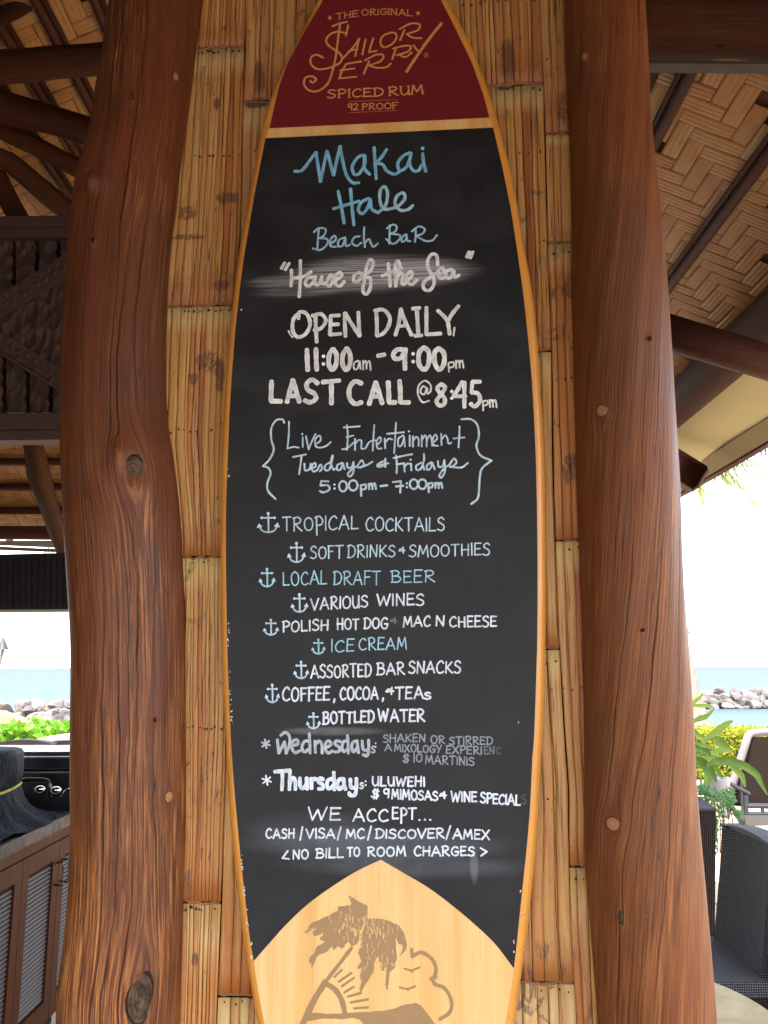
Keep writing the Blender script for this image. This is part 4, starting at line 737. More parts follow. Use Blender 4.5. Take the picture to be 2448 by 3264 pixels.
for a in (('<', 899, 921, 2738, 2738, 28), ('NO', 933, 982, 2737, 2736, 29), ('BILL', 1007, 1093, 2734, 2733, 29), ('TO', 1107, 1145, 2729, 2728, 27), ('ROOM', 1171, 1292, 2728, 2728, 29), ('CHARGES', 1319, 1511, 2728, 2727, 29), ('>', 1530, 1551, 2730, 2730, 30)): word(k, *a, 4.9)
k.done()
# --- the palm tree stencil on the bare wood
k = Ink(deck, C_BROWN, OFR + .0008)
def rag(P, amp=5, n=3, seed=1):
    q = random.Random(seed); out = []
    for i in range(len(P)):
        a, b = P[i], P[(i + 1) % len(P)]
        for j in range(n): t = j / n; out.append((a[0] + (b[0] - a[0]) * t + (q.uniform(-amp, amp) if j else 0), a[1] + (b[1] - a[1]) * t + (q.uniform(-amp, amp) if j else 0)))
    return out
k.fill(T7(rag([(415, 440), (450, 410), (520, 380), (580, 350), (580, 325), (620, 325), (650, 320), (660, 300), (635, 262), (680, 290), (720, 310), (740, 335), (735, 370), (715, 385), (725, 410), (712, 440), (700, 470), (690, 530), (655, 545), (640, 520), (600, 560), (580, 545), (555, 570), (550, 545), (520, 575), (480, 590), (430, 640), (422, 615), (455, 575), (465, 545), (520, 520), (480, 510), (500, 470), (450, 490), (440, 470), (462, 450)], 4, 3, 2)))
k.fill(T7(rag([(742, 400), (790, 395), (850, 410), (920, 435), (930, 470), (940, 545), (915, 530), (895, 500), (900, 540), (905, 600), (895, 660), (865, 690), (862, 730), (850, 770), (838, 760), (848, 700), (846, 660), (822, 682), (812, 640), (800, 600), (778, 640), (775, 690), (745, 740), (722, 772), (710, 800), (697, 780), (710, 740), (702, 710), (718, 672), (685, 668), (710, 630), (690, 580), (705, 555), (730, 500), (718, 470), (728, 430)], 4, 3, 3)))
q7 = random.Random(77)
def leaflets(path, n, l0, l1, ang, wd):
    P = cr(path, 8)
    for i in range(n):
        p = P[int((len(P) - 1) * i / n)]; a_ = R(ang + q7.uniform(-16, 16)); l = q7.uniform(l0, l1); k.stroke(T7([(p[0], p[1]), (p[0] + l * .55 * math.cos(a_), p[1] + l * .55 * math.sin(a_)), (p[0] + l * math.cos(a_ + .15), p[1] + l * math.sin(a_ + .15))]), wd * q7.uniform(.6, 1.2), tap=(1, .3))
leaflets([(720, 370), (640, 340), (560, 370), (470, 410), (415, 440)], 30, 30, 75, 118, 7); leaflets([(700, 430), (620, 470), (540, 500), (480, 560), (430, 630)], 26, 25, 60, 108, 6)
leaflets([(735, 400), (820, 400), (900, 430), (940, 480), (945, 545)], 30, 35, 90, 84, 7); leaflets([(740, 420), (800, 500), (850, 600), (850, 700), (845, 765)], 26, 25, 60, 78, 6); leaflets([(730, 440), (720, 540), (730, 640), (712, 790)], 26, 25, 60, 100, 6)
leaflets([(735, 380), (700, 330), (665, 295), (637, 262)], 16, 20, 50, 60, 5); leaflets([(742, 400), (742, 350), (735, 310)], 8, 15, 40, 200, 5)
strokes(k, T7, [[(655, 555), (590, 640), (520, 730)]], 9); k.stroke(T7([(512, 740), (450, 840), (380, 985), (350, 1060)]), 15); k.stroke(T7([(512, 748), (570, 790), (605, 855), (618, 920)]), 13)
k.fill(T7(rag([(420, 912), (520, 918), (640, 912), (760, 908), (860, 895), (960, 865), (1000, 858), (1035, 870), (1125, 990), (1000, 1000), (730, 985), (700, 950), (650, 940), (600, 948), (540, 945), (480, 945), (400, 960)], 4, 3, 4)))
strokes(k, T7, [[(560, 715), (602, 675)], [(585, 740), (655, 692)], [(602, 765), (670, 718)], [(615, 800), (668, 768)], [(635, 822), (708, 802)], [(650, 855), (745, 838)], [(668, 887), (745, 882)]], 6.5)
strokes(k, T7, [[(945, 668), (985, 678), (1030, 662)], [(920, 772), (965, 780), (1008, 765)]], 5.5); k.dot(*T7([(987, 685)])[0], 4.5); k.dot(*T7([(965, 785)])[0], 4)
strokes(k, T7, [[(985, 562), (990, 602)], [(990, 602), (1040, 580), (1100, 620), (1120, 680), (1103, 735), (1122, 760)], [(1112, 755), (1170, 780), (1205, 850), (1195, 910), (1140, 948)], [(1090, 725), (1120, 715)]], 9); k.done('palm_print')
k = Ink(deck, M_BOARD, OFR + .0010)   # bare wood showing through the worn print
for _ in range(150):
    u = q7.random(); x, y = (q7.gauss(640, 55), q7.gauss(430, 50)) if u < .4 else ((q7.gauss(790, 50), q7.gauss(440, 28)) if u < .7 else (q7.gauss(800, 45), q7.gauss(590, 60)))
    l = q7.uniform(10, 34); k.stroke(T7([(x, y), (x + q7.uniform(-2, 2), y + l)]), q7.uniform(1.2, 3.2), tap=(1, .4))
w_ = k.done('worn_patches'); w_['kind'] = 'stuff'
# ================================================================ roof of the pavilion
PL_R, PL_L, PL_F, PL_B = ((.45, 0, 1), 3.415), ((-.5, 0, 1), 3.86), ((0, .5, 1), 4.86), ((0, -.5, 1), 3.75)
def onp(px, py, pl, lower=0.0):
    n, d = np.array(pl[0]), pl[1] - lower; r = ray(px, py); return CAM + r * ((d - CAM @ n) / (r @ n))
roof = thing('pavilion_roof', 'dark pavilion roof of logs, battens and woven cane matting above the surfboard', 'roof', (0, 2, 2.4))
def prism(name, pts, Y, depth, m, parent, ease=0.0):
    """outline seen at pixel points on the plane y = Y, given real thickness"""
    F_ = [at(x, y, Y) for x, y in pts]; n = len(pts); V = [tuple(p) for p in F_] + [(p[0], p[1] + depth, p[2]) for p in F_]
    a = sum(F_[i][0] * F_[(i + 1) % n][2] - F_[(i + 1) % n][0] * F_[i][2] for i in range(n))
    f = tuple(range(n)) if a > 0 else tuple(range(n - 1, -1, -1)); g_ = tuple(i + n for i in f[::-1])
    S_ = [(i, (i + 1) % n, (i + 1) % n + n, i + n) for i in range(n)]
    if a > 0: S_ = [q[::-1] for q in S_]
    tri = []
    if n > 4:
        for t in tessellate_polygon([[Vector((p[0], p[2], 0)) for p in F_]]):
            p, q, r = (F_[i] for i in t); ar = (q[0] - p[0]) * (r[2] - p[2]) - (q[2] - p[2]) * (r[0] - p[0]); t = tuple(t) if ar > 0 else tuple(t[::-1]); tri += [t, tuple(i + n for i in t[::-1])]
        return mk(name, V, tri + S_, m, parent)
    return mk(name, V, [f, g_] + S_, m, parent)
def quadsheet(name, P, m, parent, thick=0.0):
    V = [tuple(p) for p in P]
    if not thick: return mk(name, V, [(0, 1, 2, 3)], m, parent)
    V += [(p[0], p[1], p[2] + thick) for p in P]; return mk(name, V, [(0, 1, 2, 3), (7, 6, 5, 4), (0, 4, 5, 1), (1, 5, 6, 2), (2, 6, 7, 3), (3, 7, 4, 0)], m, parent)
zR_ = lambda x: 3.415 - .45 * x
zL_ = lambda x: 3.86 + .5 * x
zF_ = lambda y: 4.86 - .5 * y
zB_ = lambda y: 3.75 + .5 * y
XE = float(onp(2300, 1470, PL_R)[0]); XP = float(onp(2160, 1285, PL_R, .10)[0])
quadsheet('thatch_layer', [(-.47, -3.2, zR_(-.47) + .05), (XE + .02, -3.2, zR_(XE + .02) + .05), (XE + .02, 8, zR_(XE + .02) + .05), (-.47, 8, zR_(-.47) + .05)][::-1], M_THATCH, roof, .12)
quadsheet('thatch_layer', [(-4.2, -3.2, zL_(-4.2) + .05), (-.47, -3.2, zL_(-.47) + .05), (-.47, 5.2, zL_(-.47) + .05), (-4.2, 5.2, zL_(-4.2) + .05)][::-1], M_THATCH, roof, .12)
quadsheet('thatch_layer', [(-4.2, .6, zF_(.6) + .04), (-.12, .6, zF_(.6) + .04), (-.12, 5.05, zF_(5.05) + .04), (-4.2, 5.05, zF_(5.05) + .04)][::-1], M_THATCH, roof, .1)
quadsheet('thatch_layer', [(-4.2, -3.1, zB_(-3.1) + .1), (2.2, -3.1, zB_(-3.1) + .1), (2.2, -.3, zB_(-.3) + .1), (-4.2, -.3, zB_(-.3) + .1)][::-1], M_THATCH, roof, .1)  # unseen rear hip slope, added and set low to darken the wall's top
# --- woven cane: every float of the 3 by 3 twill is a piece
def plait_mesh(c):
    P = [(0, .0), (.02, -.0016), (.31, -.0020), (.335, -.0013), (.36, -.0020), (.64, -.0021), (.665, -.0014), (.69, -.0022), (.98, -.0016), (1, 0)]; V = []; uv = []
    for i, u in enumerate((0, .06, .5, .94, 1)):
        bow = -.0022 * (1 - (2 * u - 1) ** 4)
        for (f, h) in P: V.append(((u - .5) * 3 * c * .992, (f - .5) * c * .975, h + bow)); uv.append((f + .1, u * 3 * c * 12))
    F = [(i * 10 + j, i * 10 + j + 1, i * 10 + 11 + j, i * 10 + 10 + j)[::-1] for i in range(4) for j in range(9)]
    o = mk('plait', V, F, M_CANE, None, True, uv=uv); me = o.data; bpy.data.objects.remove(o); return me
def weave(pl, A, Bv, O, na, nb, c, accept, limit, seed):
    me = plait_mesh(c); q = random.Random(seed); n = Vector(A).cross(Vector(Bv)); items = []
    A, Bv, O = Vector(A), Vector(Bv), Vector(O)
    if n.z < 0: n = -n
    for i in range(-3, na):
        for j in range(-3, nb):
            k = (i + j) % 6
            if k == 0: cen = O + A * ((i + .5) * c) + Bv * ((j + 1.5) * c); d = Bv
            elif k == 3: cen = O + A * ((i + 1.5) * c) + Bv * ((j + .5) * c); d = A
            else: continue
            px, py, wv = proj(cen)
            if wv > 0 and accept(px, py, cen): items.append((wv, cen, d))
    items.sort(key=lambda t: t[0]); panel = mk('woven_mat', [O + n * .006, O + A * na * c + n * .006, O + A * na * c + Bv * nb * c + n * .006, O + Bv * nb * c + n * .006], [(0, 1, 2, 3)], M_CANESHEET, roof)
    Mi = rootm(roof).inverted(); rest = MB()
    for idx, (wv, cen, d) in enumerate(items):
        yv = n.cross(d); M = Matrix((d, yv, n)).transposed().to_4x4(); M = M @ Matrix.Rotation(q.uniform(-.015, .015), 4, 'Z') @ Matrix.Rotation(q.uniform(-.008, .008), 4, 'X'); M.translation = cen - n * q.uniform(0, .001)
        if idx < limit:
            o = bpy.data.objects.new('plait', me); COL.objects.link(o); o.parent = panel; o.matrix_local = Mi @ M
        else: rest.add([M @ v.co for v in me.vertices], [tuple(p.vertices) for p in me.polygons])
    if rest.v: r_ = rest.build('plaits_far', M_CANE, panel, True); r_['kind'] = 'stuff'; print('rest', len(items) - limit)
    print('weave', len(items))
sR = 1 / math.hypot(1, .45); sL_ = 1 / math.hypot(1, .5)
weave(PL_R, (0, 1, 0), (-sR, 0, .45 * sR), (XP + .05, 1.55, zR_(XP + .05)), 62, 18, .0505, lambda x, y, c: 2060 < x < 2500 and -80 < y < 1420, 300, 1)
weave(PL_L, (0, 1, 0), (sL_, 0, .5 * sL_), (-1.75, 1.8, zL_(-1.75)), 32, 22, .052, lambda x, y, c: -60 < x < 370 and -60 < y < 700 and zL_(c[0]) < zF_(c[1]) + .05, 300, 2)
weave(PL_F, (1, 0, 0), (0, -sL_, .5 * sL_), (-2.45, 5.0, zF_(5.0)), 34, 44, .052, lambda x, y, c: -60 < x < 340 and (1380 < y < 1720 or 300 < y < 700) and zF_(c[1]) < zL_(c[0]) + .06, 300, 3)
def ylog(name, x, y0, y1, z, r, m, seed=0, n=12): return seglog(name, (x, y0, z), (x, y1, z), r, r, m, roof, n, seed, .02, 16)
# right-hand side
for (px, py, r, dz) in ((2295, 700, .0165, .026), (2098, 440, .015, .024)):
    p = onp(px, py, PL_R, .02); ylog('batten', p[0], 1.0, 7, zR_(p[0]) - dz, r, M_BATTEN, int(px))
    ylog('batten', p[0] - r * 1.25, 1.0, 7, zR_(p[0] - r * 1.25) - dz * .55, r * .55, M_BATTEN, int(px) + 1)
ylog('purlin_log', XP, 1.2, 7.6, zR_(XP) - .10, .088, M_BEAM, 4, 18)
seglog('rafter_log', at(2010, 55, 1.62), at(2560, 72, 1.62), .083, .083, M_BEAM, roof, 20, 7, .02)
prism('edge_board', [(2020, 189), (2560, 199), (2560, 207), (2020, 203)], 1.62, .03, flat('weathered_edge', (.05, .04, .032), .7, .2, var=.3), roof)
seglog('rafter_log', at(2050, 1036, 2.5), at(2560, 1190, 2.5), .057, .055, M_BATTEN, roof, 20, 9, .008, 3)
# soffit cloth towards the eave
Vv = []; Ff = []; NX, NY = 14, 40
for i in range(NX + 1):
    for j in range(NY + 1):
        x = XP + .02 + (XE - .05 - XP) * i / NX; y = 1.0 + 6.8 * j / NY; s_ = math.sin(math.pi * i / NX)
        Vv.append((x, y, zR_(x) - .035 - s_ * (.02 + .01 * math.sin(y * 3.1) + .006 * math.sin(y * 7 + x * 9))))
Ff = [(i * (NY + 1) + j, i * (NY + 1) + j + 1, (i + 1) * (NY + 1) + j + 1, (i + 1) * (NY + 1) + j) for i in range(NX) for j in range(NY)]
mk('soffit_cloth', Vv, Ff, flat('olive_canvas', (.50, .45, .25), .85, .1, var=.10, scale=5), roof, True)
x0, x1 = XE - .105, XE - .012
quadsheet('mesh_trim', [(x0, 1, zR_(x0) - .05), (x0, 7.8, zR_(x0) - .05), (x1, 7.8, zR_(x1) - .052), (x1, 1, zR_(x1) - .052)], flat('beige_mesh', (.22, .18, .10), .8, .1, var=.2, scale=260), roof, .004)
b = MB(); b.box((XE + .012, 4.4, zR_(XE) - .03), (.035, 6.8, .05)); b.box((XE + .05, 4.4, zR_(XE) - .02), (.035, 6.8, .025)); b.build('eave_board', M_BATTEN, roof)
# rafter tail with rounded end
e0, e1 = at(2100, 1452, 4.05), at(2226, 1530, 4.05); b = MB(); d = Vector(e1 - e0); L_ = d.length; M = Matrix.Translation(Vector((e0 + e1) / 2)) @ Vector((d.x, 0, d.z)).to_track_quat('X', 'Z').to_matrix().to_4x4()
bb = MB(); bb.box((0, 0, 0), (L_ + .04, .11, .145), None, .022); b.add([M @ Vector(v) for v in bb.v], bb.f); b.build('rafter_tail', M_BATTEN, roof, True)
# fringe of thatch
q = random.Random(8); b = MB()
for k in range(1500):
    y = q.uniform(1.5, 7.6); x = XE + q.uniform(.03, .09); z = zR_(XE) - .005; l = q.uniform(.03, .12) * (1.5 if math.sin(y * 5) > .3 else .8); a = q.uniform(-.5, .5); wd = q.uniform(.0015, .004); dx = q.uniform(-.01, .03)
    b.add([(x, y - wd, z), (x, y + wd, z), (x + dx, y + a * l + wd * .3, z - l), (x + dx, y + a * l - wd * .3, z - l)], [(0, 1, 2, 3)])
o = b.build('thatch_fringe', flat('straw', (.5, .4, .22), .9, .1, var=.4), roof); o['kind'] = 'stuff'
# left-hand side
for (px, py) in ((150, 75), (312, 30), (20, 120), (-120, 120)):
    p = onp(px, py, PL_L, .03); ylog('batten', p[0], 1.2, 5, zL_(p[0]) - .022, .014, M_BATTEN, px); ylog('batten', p[0] + .018, 1.2, 5, zL_(p[0]) - .010, .009, M_BEAM, px + 1)
for (a, c, Y0, Y1, r0, r1, sd) in (((-160, 228), (420, 176), 1.85, 1.95, .038, .041, 1), ((-120, 120), (240, -70), 1.9, 2.1, .020, .020, 2), ((-160, 288), (420, 455), 2.1, 2.35, .046, .042, 3),
        ((-140, 335), (380, 600), 2.25, 2.6, .028, .034, 4), ((-120, 390), (330, 760), 2.35, 2.9, .034, .038, 5), ((-60, 470), (110, 780), 2.5, 2.7, .034, .034, 6), ((-160, 430), (220, 700), 2.6, 3.0, .03, .03, 8)):
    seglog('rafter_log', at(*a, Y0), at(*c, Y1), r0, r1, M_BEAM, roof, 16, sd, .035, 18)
for y in (1473, 1553, 1628):
    p = onp(100, y, PL_F, .03); seglog('batten', (-3.4, p[1], p[2] + .004), (-.25, p[1], p[2] + .004), .021, .021, M_BATTEN, roof, 10, y, .01)
p = at(100, 1697, 4.78); seglog('eave_log', (-3.4, p[1], p[2]), (-.3, p[1], p[2]), .043, .040, log_mat('eave_log_wood', (.045, .018, .010), (.12, .055, .03), (.3, .17, .1), .4, .0, .7, crack=False, spec=.05), roof, 14, 3, .03, 30)
prism('awning_edge', [(-120, 1722), (300, 1720), (300, 1749), (-120, 1731)], 4.95, .01, flat('pale_canvas', (.46, .45, .42), .9, .1, var=.2, scale=14), roof)
prism('eave_board', [(-120, 1734), (300, 1753), (300, 1762), (-120, 1745)], 4.93, .03, flat('weathered_board', (.20, .16, .10), .8, .1, var=.3), roof)
V, F = tube([at(98, 1360, 3.25), at(112, 1440, 3.42), at(124, 1510, 3.6), at(150, 1590, 3.85), at(178, 1680, 4.15), at(206, 1760, 4.4), at(235, 1830, 4.6)], [.040, .042, .052, .045, .044, .04, .038], 16, wob=.04, seed=5)
mk('brace_log', V, F, log_mat('worn_brace_wood', (.03, .013, .006), (.075, .034, .015), (.14, .07, .03), .4, .0, .7, crack=False, spec=.04), roof, True, uv=[((j % 16) / 16 * .3, (j // 16) * .15) for j in range(len(V))])
# dark fascia over the bar opening
fas = thing('fascia_beam', 'near-black ribbed fascia hanging across the bar opening at left', 'beam', tuple(at(100, 1850, 3.8)))
M_FAS = flat('black_fascia', (.011, .008, .009), .6, .3, var=.3, scale=12)
prism('fascia_panel', [(-160, 1768), (300, 1758), (300, 1940), (-160, 1942)], 3.8, .2, M_FAS, fas)
for k in range(22): prism('rib', [(-150 + k * 20, 1780), (-141 + k * 20, 1780), (-141 + k * 20, 1930), (-150 + k * 20, 1930)], 3.79, .012, M_FAS, fas)
# ================================================================ carved frieze
fr_ = thing('carved_frieze', 'dark carved timber frieze with dimpled diagonal bands, left of the knotted post', 'carving', tuple(at(100, 1400, 2.6)))
_m = NM('dark_carved_wood', .6, .3); _o = _m.coord(); _m.col(_m.mix(_m.noise(_o, 18, 4), (.045, .026, .021), (.095, .055, .042))); _m.bump(_m.vor(_m.mapv(_o, (1, 1, .55)), 34), .02); M_CARV = _m.m; M_CARV2 = flat('dark_carved_rail', (.075, .042, .036), .55, .35, var=.25, scale=30, bump=.001)
YF = 2.56
prism('back_board', [(-200, 735), (320, 735), (320, 1330), (-200, 1330)], YF + .055, .02, M_DARK, fr_)
prism('top_rail', [(-200, 690), (320, 684), (320, 716), (-200, 722)], YF - .03, .08, M_CARV2, fr_); prism('top_rail', [(-200, 727), (320, 721), (320, 752), (-200, 758)], YF - .012, .06, M_CARV2, fr_)
prism('bottom_rail', [(-200, 1317), (320, 1313), (320, 1364), (-200, 1368)], YF - .035, .09, M_CARV2, fr_); prism('bottom_rail', [(-200, 1370), (320, 1366), (320, 1398), (-200, 1404)], YF - .015, .06, M_CARV2, fr_)
def scal(x, y0, y1, amp=7, per=44):
    out = []; n = int((y1 - y0) / 5)
    for i in range(n + 1): y = y0 + (y1 - y0) * i / n; out.append((x + amp * abs(math.sin((y - y0) * math.pi / per)), y))
    return out
for (a, c) in ((-110, -30), (-24, 44), (53, 117), (127, 186), (196, 262)):
    prism('carved_slat', [(a, 757)] + [(a, 1010)] + scal(c - 8, 760, 1010)[::-1], YF + .012, .03, M_CARV, fr_)
for (a, c) in ((-130, -60), (-52, 12), (22, 87), (97, 160), (170, 240)):
    prism('carved_slat', [(a, 1045)] + [(a, 1312)] + scal(c - 8, 1045, 1312)[::-1], YF + .014, .03, M_CARV, fr_)
prism('carved_board', [(-180, 1040), (0, 1000), (210, 868), (320, 800), (320, 1260), (188, 1175), (0, 1052)], YF + .004, .03, M_CARV, fr_)
up = lambda y: [(-180, y + 109), (320, y - 198)]
def band(y0, y1, s, yf, nm='carved_band'):
    prism(nm, [(-180, y0 - s * -180), (320, y0 - s * 320), (320, y1 - s * 320), (-180, y1 - s * -180)], yf, .04, M_CARV2, fr_)
band(950, 1006, .622, YF - .012); band(938, 948, .622, YF - .020, 'band_edge'); band(1050, 1112, -.634, YF - .012); band(1114, 1126, -.634, YF - .020, 'band_edge')
V0 = []; F0 = []
for i in range(4):
    for j in range(10): a = math.pi / 2 * i / 4; t = 2 * math.pi * j / 10; V0.append((math.cos(a) * math.cos(t), -math.sin(a) * .5, math.cos(a) * math.sin(t)))
V0.append((0, -.5, 0)); F0 = [(i * 10 + j, i * 10 + (j + 1) % 10, i * 10 + 10 + (j + 1) % 10, i * 10 + 10 + j) for i in range(3) for j in range(10)] + [(30 + j, 30 + (j + 1) % 10, 40) for j in range(10)]
bm_ = mk('carved_boss', V0, F0, M_CARV2, None, True); bme = bm_.data; bpy.data.objects.remove(bm_); Mi = rootm(fr_).inverted()
for (zx, zy) in ((50, 895), (145, 830), (235, 790), (310, 748), (380, 690), (455, 640), (550, 575), (640, 520), (75, 800), (155, 735), (240, 700), (320, 650), (395, 595), (480, 545), (575, 490), (75, 1240), (125, 1300), (190, 1350), (270, 1385), (355, 1445), (430, 1500), (510, 1540), (575, 1580), (15, 1190), (350, 1520), (180, 1420), (500, 1630)):
    p = at(zx * .3254, 680 + zy * .3254, YF - (.012 if not (300 < zx and 900 < zy < 1300) and zy != 1070 else -.004)); o = bpy.data.objects.new('carved_boss', bme); COL.objects.link(o); o.parent = fr_; o.matrix_local = Mi @ Matrix.Translation(Vector(p)) @ Matrix.Diagonal((.0088, .012, .012, 1))
# ================================================================ bar counter, left
M_CAB = log_mat('cabinet_wood', (.034, .010, .004), (.062, .019, .006), (.10, .035, .013), .2, .0, .5, crack=False, spec=.06)
M_SLAT = flat('louver_slat', (.075, .058, .052), .6, .1, var=.15)
XC = -1.42
cab = thing('bar_cabinet', 'brown wooden bar cabinet with louvered doors under the dark stone counter', 'cabinet', (XC, 3, 0))
zt = float(onx(100, 2650, XC)[2]); ZC = round(zt, 3)
def cbox(name, x0, x1, y0, y1, z0, z1, m, parent=cab, bev=0.0):
    b = MB(); b.box(((x0 + x1) / 2, (y0 + y1) / 2, (z0 + z1) / 2), (x1 - x0, y1 - y0, z1 - z0), None, bev); return b.build(name, m, parent, uv=None)
def cboxuv(name, x0, x1, y0, y1, z0, z1, m, parent=cab):
    b = MB(); b.box(((x0 + x1) / 2, (y0 + y1) / 2, (z0 + z1) / 2), (x1 - x0, y1 - y0, z1 - z0)); return b.build(name, m, parent, uv=[(v[1] + v[0] * .3, v[2]) for v in b.v])
XF = XC - .03
cbox('carcass', XF - .62, XF - .03, 1.9, 4.02, 0, ZC - .05, M_DARK)
ztop = float(onx(187, 2620, XF)[2])
zr = float(onx(74, 2738, XF)[2]) ; print('counter', ZC, 'rail', zr)
cboxuv('top_rail', XF - .025, XF, 1.9, 4.02, zr + .004, ZC - .052, M_CAB)
ys = [float(onx(px, 2742, XF)[1]) for px in (74, 187)]; wdd = ys[1] - ys[0]; print('doors', ys)
M_H = flat('dark_metal', (.06, .055, .05), .35, .5, .9, var=.1)
for k in (-2, -1, 0, 1):
    y0, y1 = ys[0] + k * wdd, ys[0] + (k + 1) * wdd; fw = wdd * .17
    dr = cboxuv('door', XF - .024, XF - .014, y0 + .002, y1 - .002, .06, zr - .002, M_DARK)
    for (a, c_, z0, z1) in ((y0 + .002, y0 + fw, .06, zr), (y1 - fw, y1 - .002, .06, zr), (y0 + fw, y1 - fw, zr - .075, zr), (y0 + fw, y1 - fw, .06, .15)):
        cboxuv('door_frame', XF - .02, XF, a, c_, z0, z1 - .002, M_CAB, dr)
    z = .165; sm_ = None
    while z < zr - .085:
        b = MB(); b.box(((XF - .011), (y0 + y1) / 2, z), (.003, wdd - 2 * fw, .0105), Matrix.Rotation(R(-34), 4, 'Y').to_3x3().to_4x4()); b.build('slat', M_SLAT, dr); z += .0175
    if k in (0, 1):
        hy = y1 - fw * .5 if k == 0 else y0 + fw * .5; V, F = tube([(XF, hy, zr - .09), (XF + .03, hy, zr - .085), (XF + .033, hy, zr - .10), (XF + .033, hy, zr - .17), (XF + .03, hy, zr - .185), (XF, hy, zr - .18)], .004, 8); mk('door_handle', V, F, M_H, dr, True)
def granite():
    M = NM('dark_granite', .4, .12); ob = M.coord(); a = M.noise(ob, 130, 4, .7); b_ = M.noise(ob, 30, 4)
    M.col(M.mix(M.ramp(a, [(.42, 0), (.62, 1)]), (.002, .0025, .003), (.013, .0145, .019))); M.rough(M.ramp(b_, [(.3, .25), (.7, .5)])); M.bump(a, .0008); return M.m
M_GR = granite()
ctr = tag(cbox('stone_counter', XC - .75, XC, 1.7, 4.02, ZC - .05, ZC, M_GR, None, .004), 'dark speckled stone counter top on the louvered bar cabinet', 'counter')
M_ST = NM('brushed_steel', .35, .5, 1.0).col((.16, .16, .18)).m
M_STD = NM('shaded_steel', .5, .5, 1.0).col((.06, .056, .062)).m
snk = thing('back_bar', 'stainless steel back bar with pale ledge behind the dark counter', 'counter', (-2, 4.05, 0))
def bb(name, px0, py0, px1, py1, Y, dep, m, parent=snk):
    a, c = at(px0, py0, Y), at(px1, py1, Y); bx = MB(); bx.box(((a[0] + c[0]) / 2, Y + dep / 2, (a[2] + c[2]) / 2), (abs(c[0] - a[0]), dep, abs(a[2] - c[2])), None, .002); return bx.build(name, m, parent)
bb('white_ledge', -250, 2393.5, 330, 2395.3, 4.30, .35, flat('white_counter', (.8, .8, .82), .4, .4, var=.03)); bb('wood_edge', -250, 2395.5, 330, 2400, 4.31, .2, M_BATTEN)
bb('steel_shelf', -250, 2402, 330, 2410, 4.28, .2, M_STD); bb('steel_lip', -250, 2411, 330, 2415, 4.22, .3, M_ST); bb('steel_panel', -250, 2417, 330, 2449, 4.27, .1, M_STD); bb('dark_gap', -250, 2450, 330, 2461, 4.33, .05, M_DARK); bb('steel_panel', -250, 2462, 330, 2620, 4.24, .1, M_STD)
fau = thing('faucet', 'dark bent faucet pipe in front of the steel back bar', 'faucet', tuple(at(150, 2545, 4.05)))
V, F = tube([at(60, 2487, 4.0), at(90, 2484, 4.0), at(140, 2485, 4.0), at(152, 2489, 4.0), at(157, 2499, 4.0), at(158, 2540, 4.0)], .011, 10); mk('spout', V, F, M_H, fau, True)
def ball(c, r, n=10, sc=(1, 1, 1)):
    V = [(c[0], c[1], c[2] + r * sc[2])]; F = []
    for i in range(1, n // 2 + 1):
        for j in range(n): a = math.pi * i / (n // 2 + 1); t = 2 * math.pi * j / n; V.append((c[0] + r * sc[0] * math.sin(a) * math.cos(t), c[1] + r * sc[1] * math.sin(a) * math.sin(t), c[2] + r * sc[2] * math.cos(a)))
    V.append((c[0], c[1], c[2] - r * sc[2])); m_ = n // 2
    F += [(0, 1 + j, 1 + (j + 1) % n) for j in range(n)]
    F += [(1 + i * n + j, 1 + (i + 1) * n + j, 1 + (i + 1) * n + (j + 1) % n, 1 + i * n + (j + 1) % n) for i in range(m_ - 1) for j in range(n)]
    F += [(1 + (m_ - 1) * n + j, len(V) - 1, 1 + (m_ - 1) * n + (j + 1) % n) for j in range(n)]; return V, F
M_CH = NM('chrome', .1, .5, 1.0).col((.75, .75, .78)).m
for (x, y) in ((127, 2513), (178, 2516)): V, F = ball(at(x, y, 3.95), .020, 14, (1.2, 1, .8)); mk('tap_knob', V, F, M_CH, fau, True)
V, F = tube([at(195, 2538, 3.9), at(203, 2522, 3.9), at(214, 2512, 3.9), at(235, 2508, 3.9)], .003, 6); mk('wire_handle', V, F, M_CH, fau, True)
b = MB(); b.box((-3.7, 1.2, 1.0), (.12, 7.0, 2.0)); tag(b.build('added_shade_wall', M_CAB, None, uv=[(v[1], v[2]) for v in b.v]), kind='structure')  # unseen wall, added to shade the left side of the bar
# covered machine under a tied black cover
bag = thing('covered_appliance', 'small appliance under a black cover tied with yellow cord, on the dark stone counter', 'cover', (-1.75, 3.35, ZC))
def cover():
    V = []; F = []; N = 64; cx_, cy_ = -1.70, 3.58
    lev = [(.0, 1.0), (.004, .97), (.012, .90), (.03, .78), (.06, .66), (.10, .57), (.135, .53), (.15, .50), (.165, .515), (.19, .535), (.24, .54), (.285, .53), (.305, .49), (.312, .40), (.312, 0.0)]
    for i, (h, f) in enumerate(lev):
        for j in range(N):
            t = 2 * math.pi * j / N; sq = 1 / max(abs(math.cos(t)), abs(math.sin(t))) ** .45; fold = max(0, 1 - h / .15)
            r = .36 * f * sq * (1 + fold * (.05 * math.sin(7 * t + 1) + .035 * math.sin(13 * t) + .02 * math.sin(29 * t)) + .012 * math.sin(5 * t + h * 30))
            V.append((cx_ + r * .80 * math.cos(t), cy_ + r * 1.05 * math.sin(t), ZC + .002 + h + fold * .012 * (1 + math.sin(9 * t)) * (f - .5)))
    F = [(i * N + j, i * N + (j + 1) % N, (i + 1) * N + (j + 1) % N, (i + 1) * N + j) for i in range(len(lev) - 1) for j in range(N)]; return V, F
